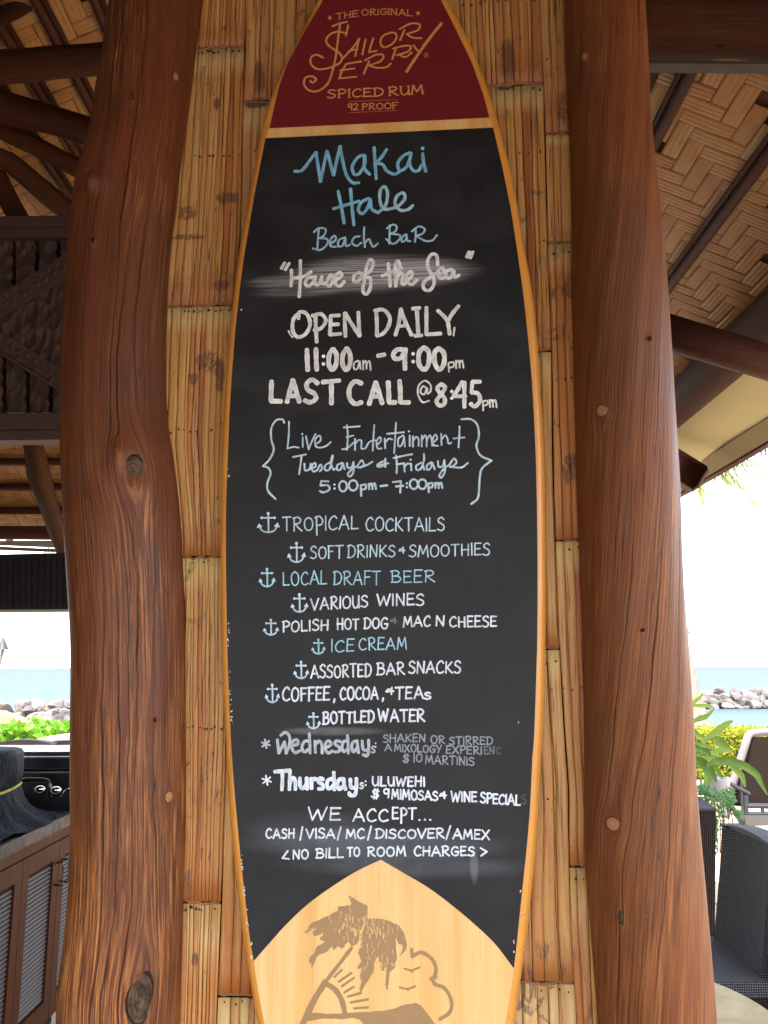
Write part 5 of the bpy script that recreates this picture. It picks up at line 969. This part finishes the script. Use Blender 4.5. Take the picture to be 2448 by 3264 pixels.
def cloth():
    M = NM('black_nylon', .6, .04); ob = M.coord(); a = M.noise(M.mapv(ob, (1, 1, .35)), 34, 6, .65, 1.0); b_ = M.noise(ob, 9, 3)
    M.col(M.mix(M.ramp(a, [(.45, 0), (.7, .8)]), (.004, .0045, .006), (.02, .023, .028))); M.bump(M.math('ADD', a, M.math('MULTIPLY', b_, 2)), .012); return M.m
V, F = cover(); mk('cloth_cover', V, F, cloth(), bag, True)
V = []; N = 64; pts = []
for j in range(N + 1): t = 2 * math.pi * j / N; sq = 1 / max(abs(math.cos(t)), abs(math.sin(t))) ** .45; r = .36 * .515 * sq; pts.append((-1.70 + r * .80 * math.cos(t), 3.58 + r * 1.05 * math.sin(t), ZC + .153 + .006 * math.sin(2 * t)))
V, F = tube(pts, .006, 8); mk('yellow_cord', V, F, flat('yellow_black_cord', (.30, .25, .03), .7, .2, var=.7, scale=160), bag, True)
# ================================================================ outside ground, sea, sky
def plane(name, x0, x1, y0, y1, z, m, kind='structure', n=1):
    V = [(x0 + (x1 - x0) * i / n, y0 + (y1 - y0) * j / n, z) for i in range(n + 1) for j in range(n + 1)]
    F = [(i * (n + 1) + j, (i + 1) * (n + 1) + j, (i + 1) * (n + 1) + j + 1, i * (n + 1) + j + 1) for i in range(n) for j in range(n)]
    return tag(mk(name, V, F, m), kind=kind)
M_JOINT = flat('sandy_joint', (.42, .33, .22), .9, .1, var=.2, scale=8)
gnd = plane('terrace_ground', -40, 40, -3.2, 15, -.012, M_JOINT); plane('unseen_dark_ground', -200, 200, -300, -3.2, -.014, flat('bounce_cutting_dark', (.085, .08, .088), .8, .1, var=.25, scale=3))  # second plane: unseen ground behind the camera, made dark to cut bounced light
def sea_mat():
    M = NM('sea_water', .6, .12); ob = M.coord(); sep = M.n('SeparateXYZ'); M.l(ob, sep.inputs[0])
    f = M.math('DIVIDE', sep.outputs[1], 900.0, clamp=True); n1 = M.noise(M.mapv(ob, (.02, .12, 1)), 1, 5, .6)
    base = M.mix(M.ramp(f, [(0.02, 0), (.25, .6), (.9, 1)]), (.044, .066, .084), (.030, .041, .080)); base = M.mix(M.ramp(n1, [(.35, .18), (.6, 0)]), base, (.03, .05, .07)); M.col(base)
    M.bump(M.noise(M.mapv(ob, (.6, 2.2, 1)), 1, 4, .6), .12); return M.m
tag(mk('sea', [(-9000, 12, -1.5), (9000, 12, -1.5), (9000, 9000, -1.5), (-9000, 9000, -1.5)], [(0, 1, 2, 3)], sea_mat()), kind='structure')
plane('seabed_bank', -60, 60, 14.9, 15.4, -1.7, M_JOINT); tag(mk('bank_face', [(-60, 15, -.013), (60, 15, -.013), (60, 15.4, -1.69), (-60, 15.4, -1.69)], [(0, 3, 2, 1)], M_JOINT), kind='structure')
# flagstones of the terrace
M_FLAG = NM('sandstone_flag', .7, .3); _o = M_FLAG.coord(); _r = M_FLAG.rnd(); _c = M_FLAG.ramp(_r, [(0, (.30, .17, .085)), (.4, (.34, .20, .10)), (.7, (.30, .21, .14)), (1, (.28, .16, .1))]); _n = M_FLAG.noise(_o, 9, 5)
M_FLAG.col(M_FLAG.mix(M_FLAG.ramp(_n, [(.35, 0), (.7, .4)]), _c, (.38, .28, .18))); M_FLAG.bump(_n, .002); M_FLAG = M_FLAG.m
ter = thing('flagstone_terrace', 'warm sandstone flagstones laid round the chairs', 'paving', (2, 4, 0)); q = random.Random(4)
gx, gy = 34, 24
pts = {(i, j): (-4.5 + i * .55 + q.uniform(-.13, .13), -2.95 + j * .55 + q.uniform(-.13, .13)) for i in range(gx + 1) for j in range(gy + 1)}
far = MB(); cnt = 0
for i in range(gx):
    for j in range(gy):
        P = [pts[(i, j)], pts[(i + 1, j)], pts[(i + 1, j + 1)], pts[(i, j + 1)]]; c = (sum(p[0] for p in P) / 4, sum(p[1] for p in P) / 4); P = [(c[0] + (p[0] - c[0]) * .965, c[1] + (p[1] - c[1]) * .965) for p in P]
        h = q.uniform(.0, .004); V = [(x, y, -.011) for x, y in P] + [(c[0] + (x - c[0]) * .985, c[1] + (y - c[1]) * .985, h) for x, y in P]; F = [(4, 5, 6, 7), (0, 1, 5, 4), (1, 2, 6, 5), (2, 3, 7, 6), (3, 0, 4, 7)]
        px, py, wv = proj((c[0], c[1], 0))
        if wv > 0 and 2150 < px < 2560 and py < 3500: mk('flagstone', V, F, M_FLAG, ter); cnt += 1
        else: far.add(V, F)
far.build('flagstones_beyond', M_FLAG, ter)['kind'] = 'stuff'; print('flags', cnt)
# ---- rocks
def rockmesh(seed, m):
    q = np.random.default_rng(seed); V, F = ball((0, 0, 0), 1, 12); V = np.array(V); d = q.normal(size=(9, 3)); d /= np.linalg.norm(d, axis=1)[:, None]; hh = q.uniform(.48, .85, 9)
    for a, h in zip(d, hh): s_ = V @ a; V = V - np.outer(np.maximum(0, s_ - h), a)
    o = mk('rock', V, F, m, None, False); me = o.data; bpy.data.objects.remove(o); return me
def rock_mat():
    M = NM('breakwater_rock', .85, .2); r = M.rnd(); ob = M.coord(); base = M.ramp(r, [(0, (.085, .07, .065)), (.35, (.13, .11, .10)), (.6, (.07, .064, .066)), (.8, (.18, .14, .10)), (1, (.115, .10, .10))])
    n1 = M.noise(ob, 3, 5); M.col(M.mix(M.ramp(n1, [(.4, 0), (.7, .4)]), base, (.05, .045, .045))); M.bump(n1, .05); return M.m
M_ROCK = rock_mat(); RM = [rockmesh(s, M_ROCK) for s in range(6)]
def rockwall(label, x0, x1, Y, z0, z1, size, rows, seed):
    t = thing('rock_breakwater', label, 'breakwater', ((x0 + x1) / 2, Y, z0)); q = random.Random(seed); Mi = rootm(t).inverted(); V = []
    core = MB(); core.box(((x0 + x1) / 2, Y + (z1 - z0) * .9, (z0 + z1) / 2 - .15 * (z1 - z0)), (x1 - x0, (z1 - z0) * .9, (z1 - z0) * .75)); core.build('rock_core', M_ROCK, t)
    for r in range(rows):
        z = z0 + (z1 - z0) * (r + .4) / rows; y = Y + (z - z0) * .9; x = x0 + q.uniform(0, size)
        while x < x1:
            s_ = size * q.uniform(.75, 1.5) * .55
            o = bpy.data.objects.new('rock', q.choice(RM)); COL.objects.link(o); o.parent = t
            o.matrix_local = Mi @ Matrix.Translation((x, y + q.uniform(-.3, .3) * size, z + q.uniform(-.15, .2) * size)) @ Matrix.Rotation(q.uniform(0, 6.28), 4, 'Z') @ Matrix.Rotation(q.uniform(-.4, .4), 4, 'X') @ Matrix.Rotation(q.uniform(-.5, .5), 4, 'Y') @ Matrix.Diagonal((s_ * q.uniform(1.1, 1.7), s_ * .95, s_ * q.uniform(.75, .95), 1))
            x += s_ * 1.9
YR = 58.; a_ = onz(2300, 2262, -1.5); b_ = at(2300, 2200, a_[1] + 1)
rockwall('grey rock breakwater in the lagoon behind the leafy plants at right', a_[0] - 3.6, a_[0] + 8.5, float(a_[1]), -1.5, float(b_[2]) - .1, .66, 4, 3)
c0 = at(100, 2300, 20.); c1 = at(100, 2250, 20.5)
rockwall('brown and grey shore rocks beyond the green hedge at left', -10.8, -6.6, 20., float(c0[2]) - .45, float(c1[2]) + .02, .36, 7, 9)
# ---- foliage
def leafmat(name, c, c2, tr=.35):
    M = NM(name, .45, .4); r = M.math('ADD', M.math('MULTIPLY', M.noise(M.coord(), 18, 3), .6), M.math('SUBTRACT', M.math('MULTIPLY', M.rnd(), .8), .2), clamp=True); M.col(M.mix(r, c, c2)); M.b.inputs['Subsurface Weight'].default_value = 0
    t = M.n('BsdfTranslucent'); M.l(M.mix(r, c, c2), t.inputs[0]); mx = M.n('MixShader'); mx.inputs[0].default_value = tr; out = M.t.nodes['Material Output']; M.l(M.b.outputs[0], mx.inputs[1]); M.l(t.outputs[0], mx.inputs[2]); M.l(mx.outputs[0], out.inputs[0]); return M.m
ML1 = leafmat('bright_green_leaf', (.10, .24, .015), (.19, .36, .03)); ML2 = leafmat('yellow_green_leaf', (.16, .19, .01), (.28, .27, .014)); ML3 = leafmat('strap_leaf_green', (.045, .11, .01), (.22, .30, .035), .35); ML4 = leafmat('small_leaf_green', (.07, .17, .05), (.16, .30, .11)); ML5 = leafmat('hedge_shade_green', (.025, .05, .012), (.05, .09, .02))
def leaf(V, F, p, d, up_, l, w_, nseg=2, droop=0.):
    d = Vector(d).normalized(); s = d.cross(Vector(up_)); s = s.normalized() if s.length > 1e-3 else Vector((1, 0, 0)); b = len(V); p = Vector(p)
    for i in range(nseg + 1):
        t = i / nseg; wd = w_ * math.sin(math.pi * min(.98, max(.06, t ** .8))) ; q = p + d * (l * t) + Vector((0, 0, -droop * t * t * l)); V += [tuple(q - s * wd), tuple(q + s * wd)]
    F += [(b + 2 * i, b + 2 * i + 1, b + 2 * i + 3, b + 2 * i + 2) for i in range(nseg)]
def hedge(name, label, x0, x1, y0, y1, z0, z1, m, n, ll, seed, core, flatTop=0.4, cat='hedge'):
    t = thing(name, label, cat, ((x0 + x1) / 2, (y0 + y1) / 2, 0)); q = random.Random(seed); V = []; F = []
    for _ in range(n):
        u = q.random(); x = q.uniform(x0, x1); bump_ = (1 - flatTop) * (.5 + .5 * math.sin(x * 2.3 + seed) * math.sin(x * 5.1 + 1)); zt_ = z1 - (z1 - z0) * .35 * bump_
        if u < .5: y = q.uniform(y0, y1); z = zt_ - q.random() ** 2 * .12
        else: y = y0 + q.random() ** 2 * .15; z = q.uniform(z0, zt_)
        dd = (q.gauss(0, .7), q.gauss(-.3, .7), q.uniform(.1, 1.2)); leaf(V, F, (x, y, z), dd, (q.gauss(0, 1), q.gauss(0, 1), q.gauss(0, 1)), ll * q.uniform(.6, 1.2), ll * .22, 2, .2)
    mk('foliage', V, F, m, t)['kind'] = 'stuff'
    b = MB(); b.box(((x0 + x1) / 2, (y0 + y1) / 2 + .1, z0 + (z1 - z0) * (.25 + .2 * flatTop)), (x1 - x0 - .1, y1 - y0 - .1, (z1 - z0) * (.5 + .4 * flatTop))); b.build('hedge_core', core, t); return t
hedge('beach_hedge', 'bright green broad-leaved hedge in front of the shore rocks, seen through the bar opening', -6.6, -2.4, 8.6, 9.6, .3, 1.0, ML1, 4200, .17, 2, ML5, .2)
hedge('clipped_hedge', 'clipped yellow-topped hedge between the sling armchair and the lagoon', 3.6, 9.5, 12., 13., 0, .66, ML2, 16000, .07, 5, ML5, .9)
b = MB(); b.box((8, 14.2, .25), (14, .12, .5)); tag(b.build('low_sea_wall', flat('dark_coping', (.10, .11, .10), .8), None), 'thin dark low wall behind the clipped hedge by the lagoon', 'wall')
# orange umbrella far left
umb = thing('beach_umbrella', 'orange beach umbrella top beyond the hedge at far left', 'umbrella', tuple(at(-60, 2330, 12.)))
c = at(-55, 2258, 12.); V = [(c[0], c[1], c[2])]; F = []
for i in range(1, 5):
    for j in range(16): t = 2 * math.pi * j / 16; r = .16 * i; V.append((c[0] + r * math.cos(t), c[1] + r * math.sin(t), c[2] - .011 * i * i - .006 * math.cos(8 * t)))
F = [(0, 1 + j, 1 + (j + 1) % 16) for j in range(16)] + [(1 + i * 16 + j, 17 + i * 16 + j, 17 + i * 16 + (j + 1) % 16, 1 + i * 16 + (j + 1) % 16) for i in range(3) for j in range(16)]
mk('canopy', V, F, leafmat('orange_canvas', (.26, .075, .03), (.3, .09, .035), .05), umb, True); V, F = tube([c, (c[0], c[1], 0)], .02, 8); mk('umbrella_pole', V, F, M_H, umb)
# sofas behind the bar
M_WK = None
def wicker(name, a, b_, sc=70., light=(.4, .42, .5), amt=.5, rough=.45, gloss=.5):
    M = NM(name, rough, gloss); ob = M.coord('UV'); sp = M.n('SeparateXYZ'); M.l(ob, sp.inputs[0]); u = M.math('MULTIPLY', sp.outputs[0], sc * 6.283); v = M.math('MULTIPLY', sp.outputs[1], sc * 6.283)
    s1 = M.math('SINE', M.math('ADD', u, v)); s2 = M.math('SINE', M.math('SUBTRACT', u, v)); k = M.math('MULTIPLY', s1, s2); dot = M.ramp(k, [(.45, 0), (.85, 1)]); gro = M.ramp(k, [(-.6 + .6, 0), (.5, 1)])
    base = M.mix(M.noise(ob, 9, 3), a, b_); base = M.mix(M.math('MULTIPLY', dot, amt), base, light); M.col(base); M.bump(k, .0022); return M.m
W_DOT = wicker('dotted_black_weave', (.009, .0075, .007), (.014, .012, .011), 78, (.37, .36, .37), 1.0, .7, .05); W_BR = wicker('brown_weave', (.014, .0085, .007), (.026, .016, .013), 55, (.07, .058, .052), .7, .65, .1); W_SEAT = wicker('silver_weave', (.032, .030, .032), (.05, .047, .05), 60, (.36, .36, .38), .8, .65, .1)
sofa = thing('wicker_sofa', 'dark wicker sofa with pale cushion behind the white ledge at left', 'sofa', tuple(at(110, 2400, 6.5)))
def archbox(name, px0, px1, pyt, pyb, Y, dep, m, parent, rise=8):
    P = [(px0, pyb)] + [(px0 + (px1 - px0) * i / 12, pyt + rise - rise * math.sin(math.pi * i / 12)) for i in range(13)] + [(px1, pyb)]; o = prism(name, P, Y, dep, m, parent)
    uv_ = [(v.co[0], v.co[2]) for v in o.data.vertices]; l = o.data.uv_layers.new(name='UVMap')
    for lp in o.data.loops: l.data[lp.index].uv = uv_[lp.vertex_index]
    return o
archbox('sofa_back', -30, 172, 2356, 2420, 6.5, .1, W_BR, sofa, 14); archbox('sofa_back', 168, 330, 2359, 2420, 6.6, .1, W_BR, sofa, 2)
archbox('cushion', 112, 330, 2342, 2362, 6.9, .3, flat('pale_cushion', (.3, .26, .26), .9, .1, var=.05), sofa, 12)
# torch
def torch(label, px, pt, pb, Y, lean=0):
    t = thing('tiki_torch', label, 'torch', tuple(at(px, 2330, Y))); a, b_ = at(px, pt, Y), at(px, pb, Y); h = a[2] - b_[2]; V = [(a[0], a[1], a[2])] + [(b_[0] + h * .42 * math.cos(k * math.pi / 6) , b_[1] + h * .42 * math.sin(k * math.pi / 6), b_[2]) for k in range(12)]
    mk('torch_head', V, [(0, 1 + k, 1 + (k + 1) % 12) for k in range(12)] + [tuple(range(12, 0, -1))], flat('torch_metal', (.035, .033, .038), .5), t)
    V, F = tube([(b_[0], b_[1], b_[2]), (b_[0] - lean, b_[1], 0)], h * .13, 8); mk('torch_pole', V, F, flat('torch_pole_wood', (.14, .12, .12), .7), t)
torch('dark conical torch on a leaning pole at the far left over the sea', 10, 2024, 2068, 9, .35); torch('pale conical torch tip just right of the smooth post', 2192, 2003, 2022, 14, .1)
# ================================================================ right side: palm, plants, chairs
plm = thing('palm_tree', 'leaning palm tree with pinkish trunk right of the smooth post, fronds hanging under the eave', 'palm tree', tuple(onz(2262, 2340, 0)))
M_TR = flat('palm_bark', (.22, .16, .13), .85, .1, var=.2, scale=9, bump=.01); Yt = 14.
V, F = tube([at(2262, 2400, Yt), at(2232, 2300, Yt), at(2214, 2240, Yt), at(2200, 2160, Yt), at(2185, 2090, Yt), at(2150, 1960, Yt), at(2100, 1700, Yt), at(2120, 1400, Yt)], [.22, .155, .13, .11, .10, .095, .09, .085], 14, wob=.02); mk('trunk', V, F, M_TR, plm, True)
def frond(root, base, d, L_, droop, seed, m, ll=.5, n=46):
    q = random.Random(seed); V = []; F = []; d = Vector(d).normalized(); P = []
    for i in range(14): t = i / 13; P.append(Vector(base) + d * (L_ * t) + Vector((0, 0, -droop * t ** 1.8)))
    v, f = tube(P, [.022 * (1 - .8 * i / 13) + .003 for i in range(14)], 5); mk('frond_stem', v, f, m, root)
    for i in range(n):
        t = .12 + .88 * i / n; k = t * 13; a = P[int(min(12, k))].lerp(P[int(min(12, k)) + 1], k - int(min(12, k))); tg = (P[int(min(12, k)) + 1] - P[int(min(12, k))]).normalized(); s = tg.cross(Vector((0, 0, 1))).normalized()
        for sg in (-1, 1):
            dd = tg * .55 + s * sg * .75 + Vector((0, 0, -.55 - .5 * q.random())); leaf(V, F, a, dd, (0, 0, 1) if abs(dd.z) < .9 else (1, 0, 0), ll * math.sin(math.pi * (.15 + .8 * t)) * q.uniform(.8, 1.1), .014, 3, .6)
    mk('frond', V, F, m, root)
MLP = leafmat('palm_leaf', (.22, .27, .05), (.36, .38, .12), .5)
ctop = Vector(at(2120, 1400, Yt))
def frond_to(px, py, Y, droop, sd, base=ctop):
    tip = Vector(at(px, py, Y)); v = tip + Vector((0, 0, droop)) - base; frond(plm, base, v, v.length, droop, sd, MLP)
frond_to(2240, 1612, 10.5, 1.1, 1); frond_to(2420, 1620, 10.5, 1.3, 2); frond_to(2520, 1560, 12, 1.2, 3); frond_to(2330, 1540, 11, 1.0, 4); frond_to(1900, 1700, 13, 1.5, 5); frond_to(2600, 1350, 13, .8, 6)
pl2 = thing('palm_tree', 'palm fronds showing above the near-black fascia at left', 'palm tree', (-4.2, 11, 0)); c2 = Vector(at(390, 1560, 11.)); V, F = tube([(c2.x, c2.y, 0), c2], .12, 10); mk('trunk', V, F, M_TR, pl2)
for k, (px, py) in enumerate(((110, 1800), (160, 1790), (215, 1800), (60, 1700), (260, 1700))): v = Vector(at(px, py, 10.6)) + Vector((0, 0, .7)) - c2; frond(pl2, c2, v, v.length, .7, 20 + k, MLP, .4, 30)
# strap-leaved plant
sp_ = thing('strap_leaf_plant', 'strap-leaved green plant beside the smooth post in front of the sling armchair', 'plant', tuple(at(2205, 2560, 4.6)))
def strap(pts, Y, w0, m=ML3, fold=.25, yd=.0):
    P = cr([tuple(p) + (0,) for p in pts], 5); V = []; F = []; n = len(P)
    C = [Vector(at(p[0], p[1], Y + yd * i / n)) for i, p in enumerate(P)]
    for i, c_ in enumerate(C):
        t = i / (n - 1); d = (C[min(i + 1, n - 1)] - C[max(i - 1, 0)]).normalized(); s = d.cross(Vector((0, 1, 0))).normalized(); wd = w0 * (math.sin(math.pi * (.12 + .86 * t)) ** .7) * .5
        V += [c_ - s * wd + Vector((0, -wd * fold, 0)), c_ + Vector((0, wd * fold, 0)), c_ + s * wd + Vector((0, -wd * fold, 0))]
    F = [(i * 3 + j, i * 3 + j + 1, i * 3 + 4 + j, i * 3 + 3 + j) for i in range(n - 1) for j in range(2)]; mk('leaf', V, F, m, sp_, True)
s2 = .1615
Q = lambda L_: [(2180 + x * s2, 2100 + y * s2) for x, y in L_]; Q3 = lambda L_: [(2180 + x * s2, 2380 + y * s2) for x, y in L_]
for (P, wpx, dy) in ((Q([(120, 920), (250, 820), (385, 700)]), 14, 0), (Q([(150, 930), (330, 935), (480, 940), (600, 985)]), 15, .1), (Q([(180, 1260), (300, 1180), (440, 1140), (610, 990)]), 17, -.1), (Q([(120, 1250), (250, 1220), (470, 1185)]), 13, .1),
        (Q([(370, 1680), (500, 1540), (700, 1400), (850, 1290), (970, 1235)]), 24, -.2), (Q([(200, 1400), (290, 1520), (440, 1560)]), 16, .2), (Q([(180, 1640), (330, 1700), (480, 1740), (620, 1810)]), 16, -.1), (Q([(590, 1560), (700, 1640), (820, 1760), (980, 1860)]), 34, .1),
        (Q([(230, 1780), (400, 1830), (530, 1950)]), 18, -.2), (Q3([(450, 160), (650, 100), (830, 60), (980, 130)]), 22, 0), (Q3([(230, 250), (380, 350), (520, 520), (640, 710)]), 34, -.25), (Q3([(300, 260), (500, 240), (700, 260), (870, 310)]), 20, -.1),
        (Q3([(440, 390), (600, 310), (760, 290), (1000, 330), (1200, 400), (1420, 560), (1520, 740), (1650, 970)]), 28, -.3), (Q3([(860, 340), (1020, 470), (1140, 600), (1210, 820)]), 22, -.2), (Q3([(610, 380), (670, 500), (760, 650)]), 16, -.1), (Q3([(400, 820), (470, 600), (400, 400), (250, 200)]), 30, .05),
        (Q3([(230, 60), (300, 150), (250, 260)]), 16, .1), (Q3([(250, 120), (420, 100), (540, 220)]), 18, 0), (Q([(150, 1500), (200, 1700), (260, 1980)]), 26, .2), (Q3([(300, 900), (330, 700), (340, 520)]), 10, .3)):
    strap(P, 4.6 + dy, wpx * 4.6 / FPX * .85)
# small-leaved shrub in front of the chair backs
shr = thing('small_leaf_shrub', 'low pale green small-leaved shrub behind the wicker chair backs', 'shrub', tuple(at(2280, 2660, 4.6))); q = random.Random(6); V = []; F = []
for k in range(1500):
    cxp, cyp, rx, ry = q.choice(((2290, 2560, 45, 40), (2255, 2535, 30, 24), (2320, 2545, 22, 30), (2275, 2610, 30, 50), (2352, 2598, 10, 9), (2240, 2520, 20, 14), (2268, 2680, 14, 50))); a = q.uniform(0, 6.28); r = q.random() ** .6
    p = at(cxp + rx * r * math.cos(a), cyp + ry * r * math.sin(a), 4.35 + q.uniform(-.15, .25)); leaf(V, F, p, (q.gauss(0, 1), q.gauss(-.3, 1), q.gauss(.3, .6)), (q.gauss(0, 1), q.gauss(0, 1), 1), .020 * q.uniform(.7, 1.3), .0065, 2, .1)
mk('foliage', V, F, ML4, shr)['kind'] = 'stuff'
for k in range(9): V, F = tube([at(2262 + k * 8, 2720, 4.45), at(2258 + k * 9 + q.uniform(-8, 8), 2620, 4.42), at(2245 + k * 10, 2560, 4.4)], .003, 5); mk('stem', V, F, ML5, shr)
# ---- wicker dining chairs (local: faces -X, base at origin)
def gridbox(x0, x1, y0, y1, z0, z1, lean=0.0, curve=0.0, nx=1, ny=6, nz=8, topdrop=0.0, taper=0.0):
    """box with leaning / curved sides and uv in metres"""
    V = []; F = []; uv = []
    def P(u, v, w_):
        z = z0 + (z1 - z0) * w_; y = y0 + (y1 - y0) * v; tpr = 1 - taper * (1 - w_); x = (x0 if u == 0 else x0 + (x1 - x0) * tpr * u) + lean * w_ + curve * ((2 * v - 1) ** 2); return (x, y, z - topdrop * ((2 * v - 1) ** 2) * w_)
    def face(fn, na, nb, sa, sb, flip):
        b = len(V)
        for i in range(na + 1):
            for j in range(nb + 1): V.append(fn(i / na, j / nb)); uv.append((i / na * sa, j / nb * sb))
        for i in range(na):
            for j in range(nb): q_ = (b + i * (nb + 1) + j, b + (i + 1) * (nb + 1) + j, b + (i + 1) * (nb + 1) + j + 1, b + i * (nb + 1) + j + 1); F.append(q_[::-1] if flip else q_)
    X, Y, Z_ = x1 - x0, y1 - y0, z1 - z0
    face(lambda a, b: P(0, a, b), ny, nz, Y, Z_, True); face(lambda a, b: P(1, a, b), ny, nz, Y, Z_, False); face(lambda a, b: P(a, 0, b), 2, nz, X, Z_, False); face(lambda a, b: P(a, 1, b), 2, nz, X, Z_, True)
    face(lambda a, b: P(a, b, 1), 2, ny, X, Y, False); face(lambda a, b: P(a, b, 0), 2, ny, X, Y, True); return V, F, uv
def chair_parts(t):
    V, F, uv = gridbox(-.235, -.205, -.235, .235, 0, .0)
    return t
def wicker_chair(label, loc, rz, group='wicker dining chairs'):
    t = thing('wicker_chair', label, 'chair', loc, rz, group)
    def add(nm, args, m, **k): V, F, uv = gridbox(*args, **k); return mk(nm, V, F, m, t, False, uv=uv, local=True)
    add('seat', (-.25, .25, -.25, .25, .40, .455), W_SEAT, ny=8, nz=2); add('seat_apron', (-.255, .255, -.255, .255, .33, .402), W_BR, ny=4, nz=2)
    add('back_panel', (.215, .245, -.215, .215, .455, .905), W_DOT, lean=.07, curve=-.03, topdrop=.02)
    add('back_side', (.20, .27, -.262, -.216, .33, .895), W_BR, lean=.07, taper=-.3, nz=8); add('back_side', (.20, .27, .216, .262, .33, .895), W_BR, lean=.07, taper=-.3)
    add('back_panel', (.2465, .268, -.215, .215, .40, .90), W_BR, lean=.07, topdrop=.02); add('top_trim', (.264, .345, -.264, .264, .897, .918), W_SEAT, topdrop=.03, nz=2)
    for (x, y) in ((-.225, -.225), (-.225, .225), (.235, -.225), (.235, .225)): add('leg', (x - .025, x + .025, y - .025, y + .025, 0, .332), W_BR, nz=3, ny=1)
    return t
pa = onx(2430, 2668, 1.46)
cA = wicker_chair('black wicker chair with its back toward the terrace, seat beside the smooth post', (1.16, 3.42, 0), R(0))
def dup(root, loc, rz, label):
    r = root.copy(); COL.objects.link(r); r.location = loc; r.rotation_euler = (0, 0, rz); r['label'] = label
    for ch in list(root.children): c = ch.copy(); COL.objects.link(c); c.parent = r
    return r
dup(cA, (1.20, 4.30, 0), R(3), 'farther black wicker chair mostly hidden behind the smooth post'); dup(cA, (1.50, 2.42, 0), R(-12), 'nearest black wicker chair cut off by the right edge of the photo')
# ---- stone table
tb = thing('stone_table', 'round tan stone table in the bottom right corner below the wicker chairs', 'table', (.47, 2.05, 0)); c_ = (.46, 2.1); V = []; F = []; N = 72; R0 = .46
for (r, z) in ((0, .745), (R0 - .004, .745), (R0, .741), (R0, .718), (R0 - .004, .714), (0, .714)):
    for j in range(N): t = 2 * math.pi * j / N; V.append((c_[0] + r * math.cos(t), c_[1] + r * math.sin(t), z))
F = [(i * N + j, i * N + (j + 1) % N, (i + 1) * N + (j + 1) % N, (i + 1) * N + j)[::-1] for i in range(5) for j in range(N)]
Ms = NM('tan_stone', .55, .2); _v = Ms.coord(); Ms.col(Ms.mix(Ms.ramp(Ms.noise(_v, 9, 6, .65, .8), [(.35, 0), (.7, 1)]), (.33, .24, .10), (.50, .38, .18))); mk('table_top', V, F, Ms.m, tb)
V, F = tube([(c_[0], c_[1], .713), (c_[0], c_[1], .05)], .045, 16); mk('pedestal', V, F, M_H, tb, True); b = MB(); b.box((c_[0], c_[1], .025), (.4, .4, .05), None, .01); b.build('table_base', M_H, tb)
# ---- sling armchair
sl_ = thing('sling_armchair', 'brown sling armchair with pale grey frame on the sunny terrace at right', 'armchair', tuple(at(2400, 2690, 6.9))); YS = 6.9
M_SL = flat('brown_sling', (.013, .009, .007), .8, .05, var=.1, scale=300); M_FR = flat('pale_grey_frame', (.13, .112, .11), .5, .2, var=.05); M_FD = flat('dark_grey_frame', (.022, .022, .026), .5, .3, var=.1)
V, F = tube(cr([at(2312, 2610, YS), at(2330, 2520, YS), at(2352, 2450, YS), at(2376, 2375, YS), at(2386, 2347, YS + .02), at(2405, 2338, YS + .05), at(2470, 2336, YS + .2), at(2560, 2338, YS + .4)], 6), .030, 10); mk('back_frame', V, F, M_FR, sl_, True)
prism('sling', [(2388, 2352), (2560, 2350), (2560, 2592), (2335, 2570), (2352, 2490)], YS + .02, .02, M_SL, sl_)
for (a, c, r) in (((2272, 2470), (2388, 2533), .017), ((2362, 2463), (2366, 2600), .010), ((2376, 2536), (2380, 2640), .020), ((2325, 2560), (2372, 2640), .02), ((2372, 2570), (2560, 2572), .02), ((2380, 2596), (2560, 2596), .016), ((2376, 2640), (2376, 2668), .02), ((2430, 2571), (2430, 2597), .016)):
    V, F = tube([at(*a, YS - .06), at(*c, YS - .06)], r, 8); mk('frame_bar', V, F, M_FD, sl_)
prism('seat_side', [(2376, 2602), (2560, 2602), (2560, 2632), (2376, 2636)], YS - .1, .1, wicker('grey_weave', (.035, .03, .028), (.05, .045, .042), 30, (.09, .085, .085), .5), sl_)
wp = thing('white_planter', 'white planter between the strap-leaved plant and the small-leaved shrub', 'planter', tuple(at(2290, 2560, 5.2)))
V = []; F = []; c_ = at(2290, 2485, 5.6)
for (r, z) in ((.05, -.14), (.072, .0), (.075, .006), (.067, .006), (.06, -.05)):
    for j in range(20): t = 2 * math.pi * j / 20; V.append((c_[0] + r * math.cos(t), c_[1] + r * math.sin(t), c_[2] + z + .0))
F = [(i * 20 + j, i * 20 + (j + 1) % 20, (i + 1) * 20 + (j + 1) % 20, (i + 1) * 20 + j) for i in range(4) for j in range(20)] + [tuple(range(19, -1, -1))]
mk('pot', V, F, flat('white_glaze', (.3, .29, .31), .5, .3, var=.03), wp, True)
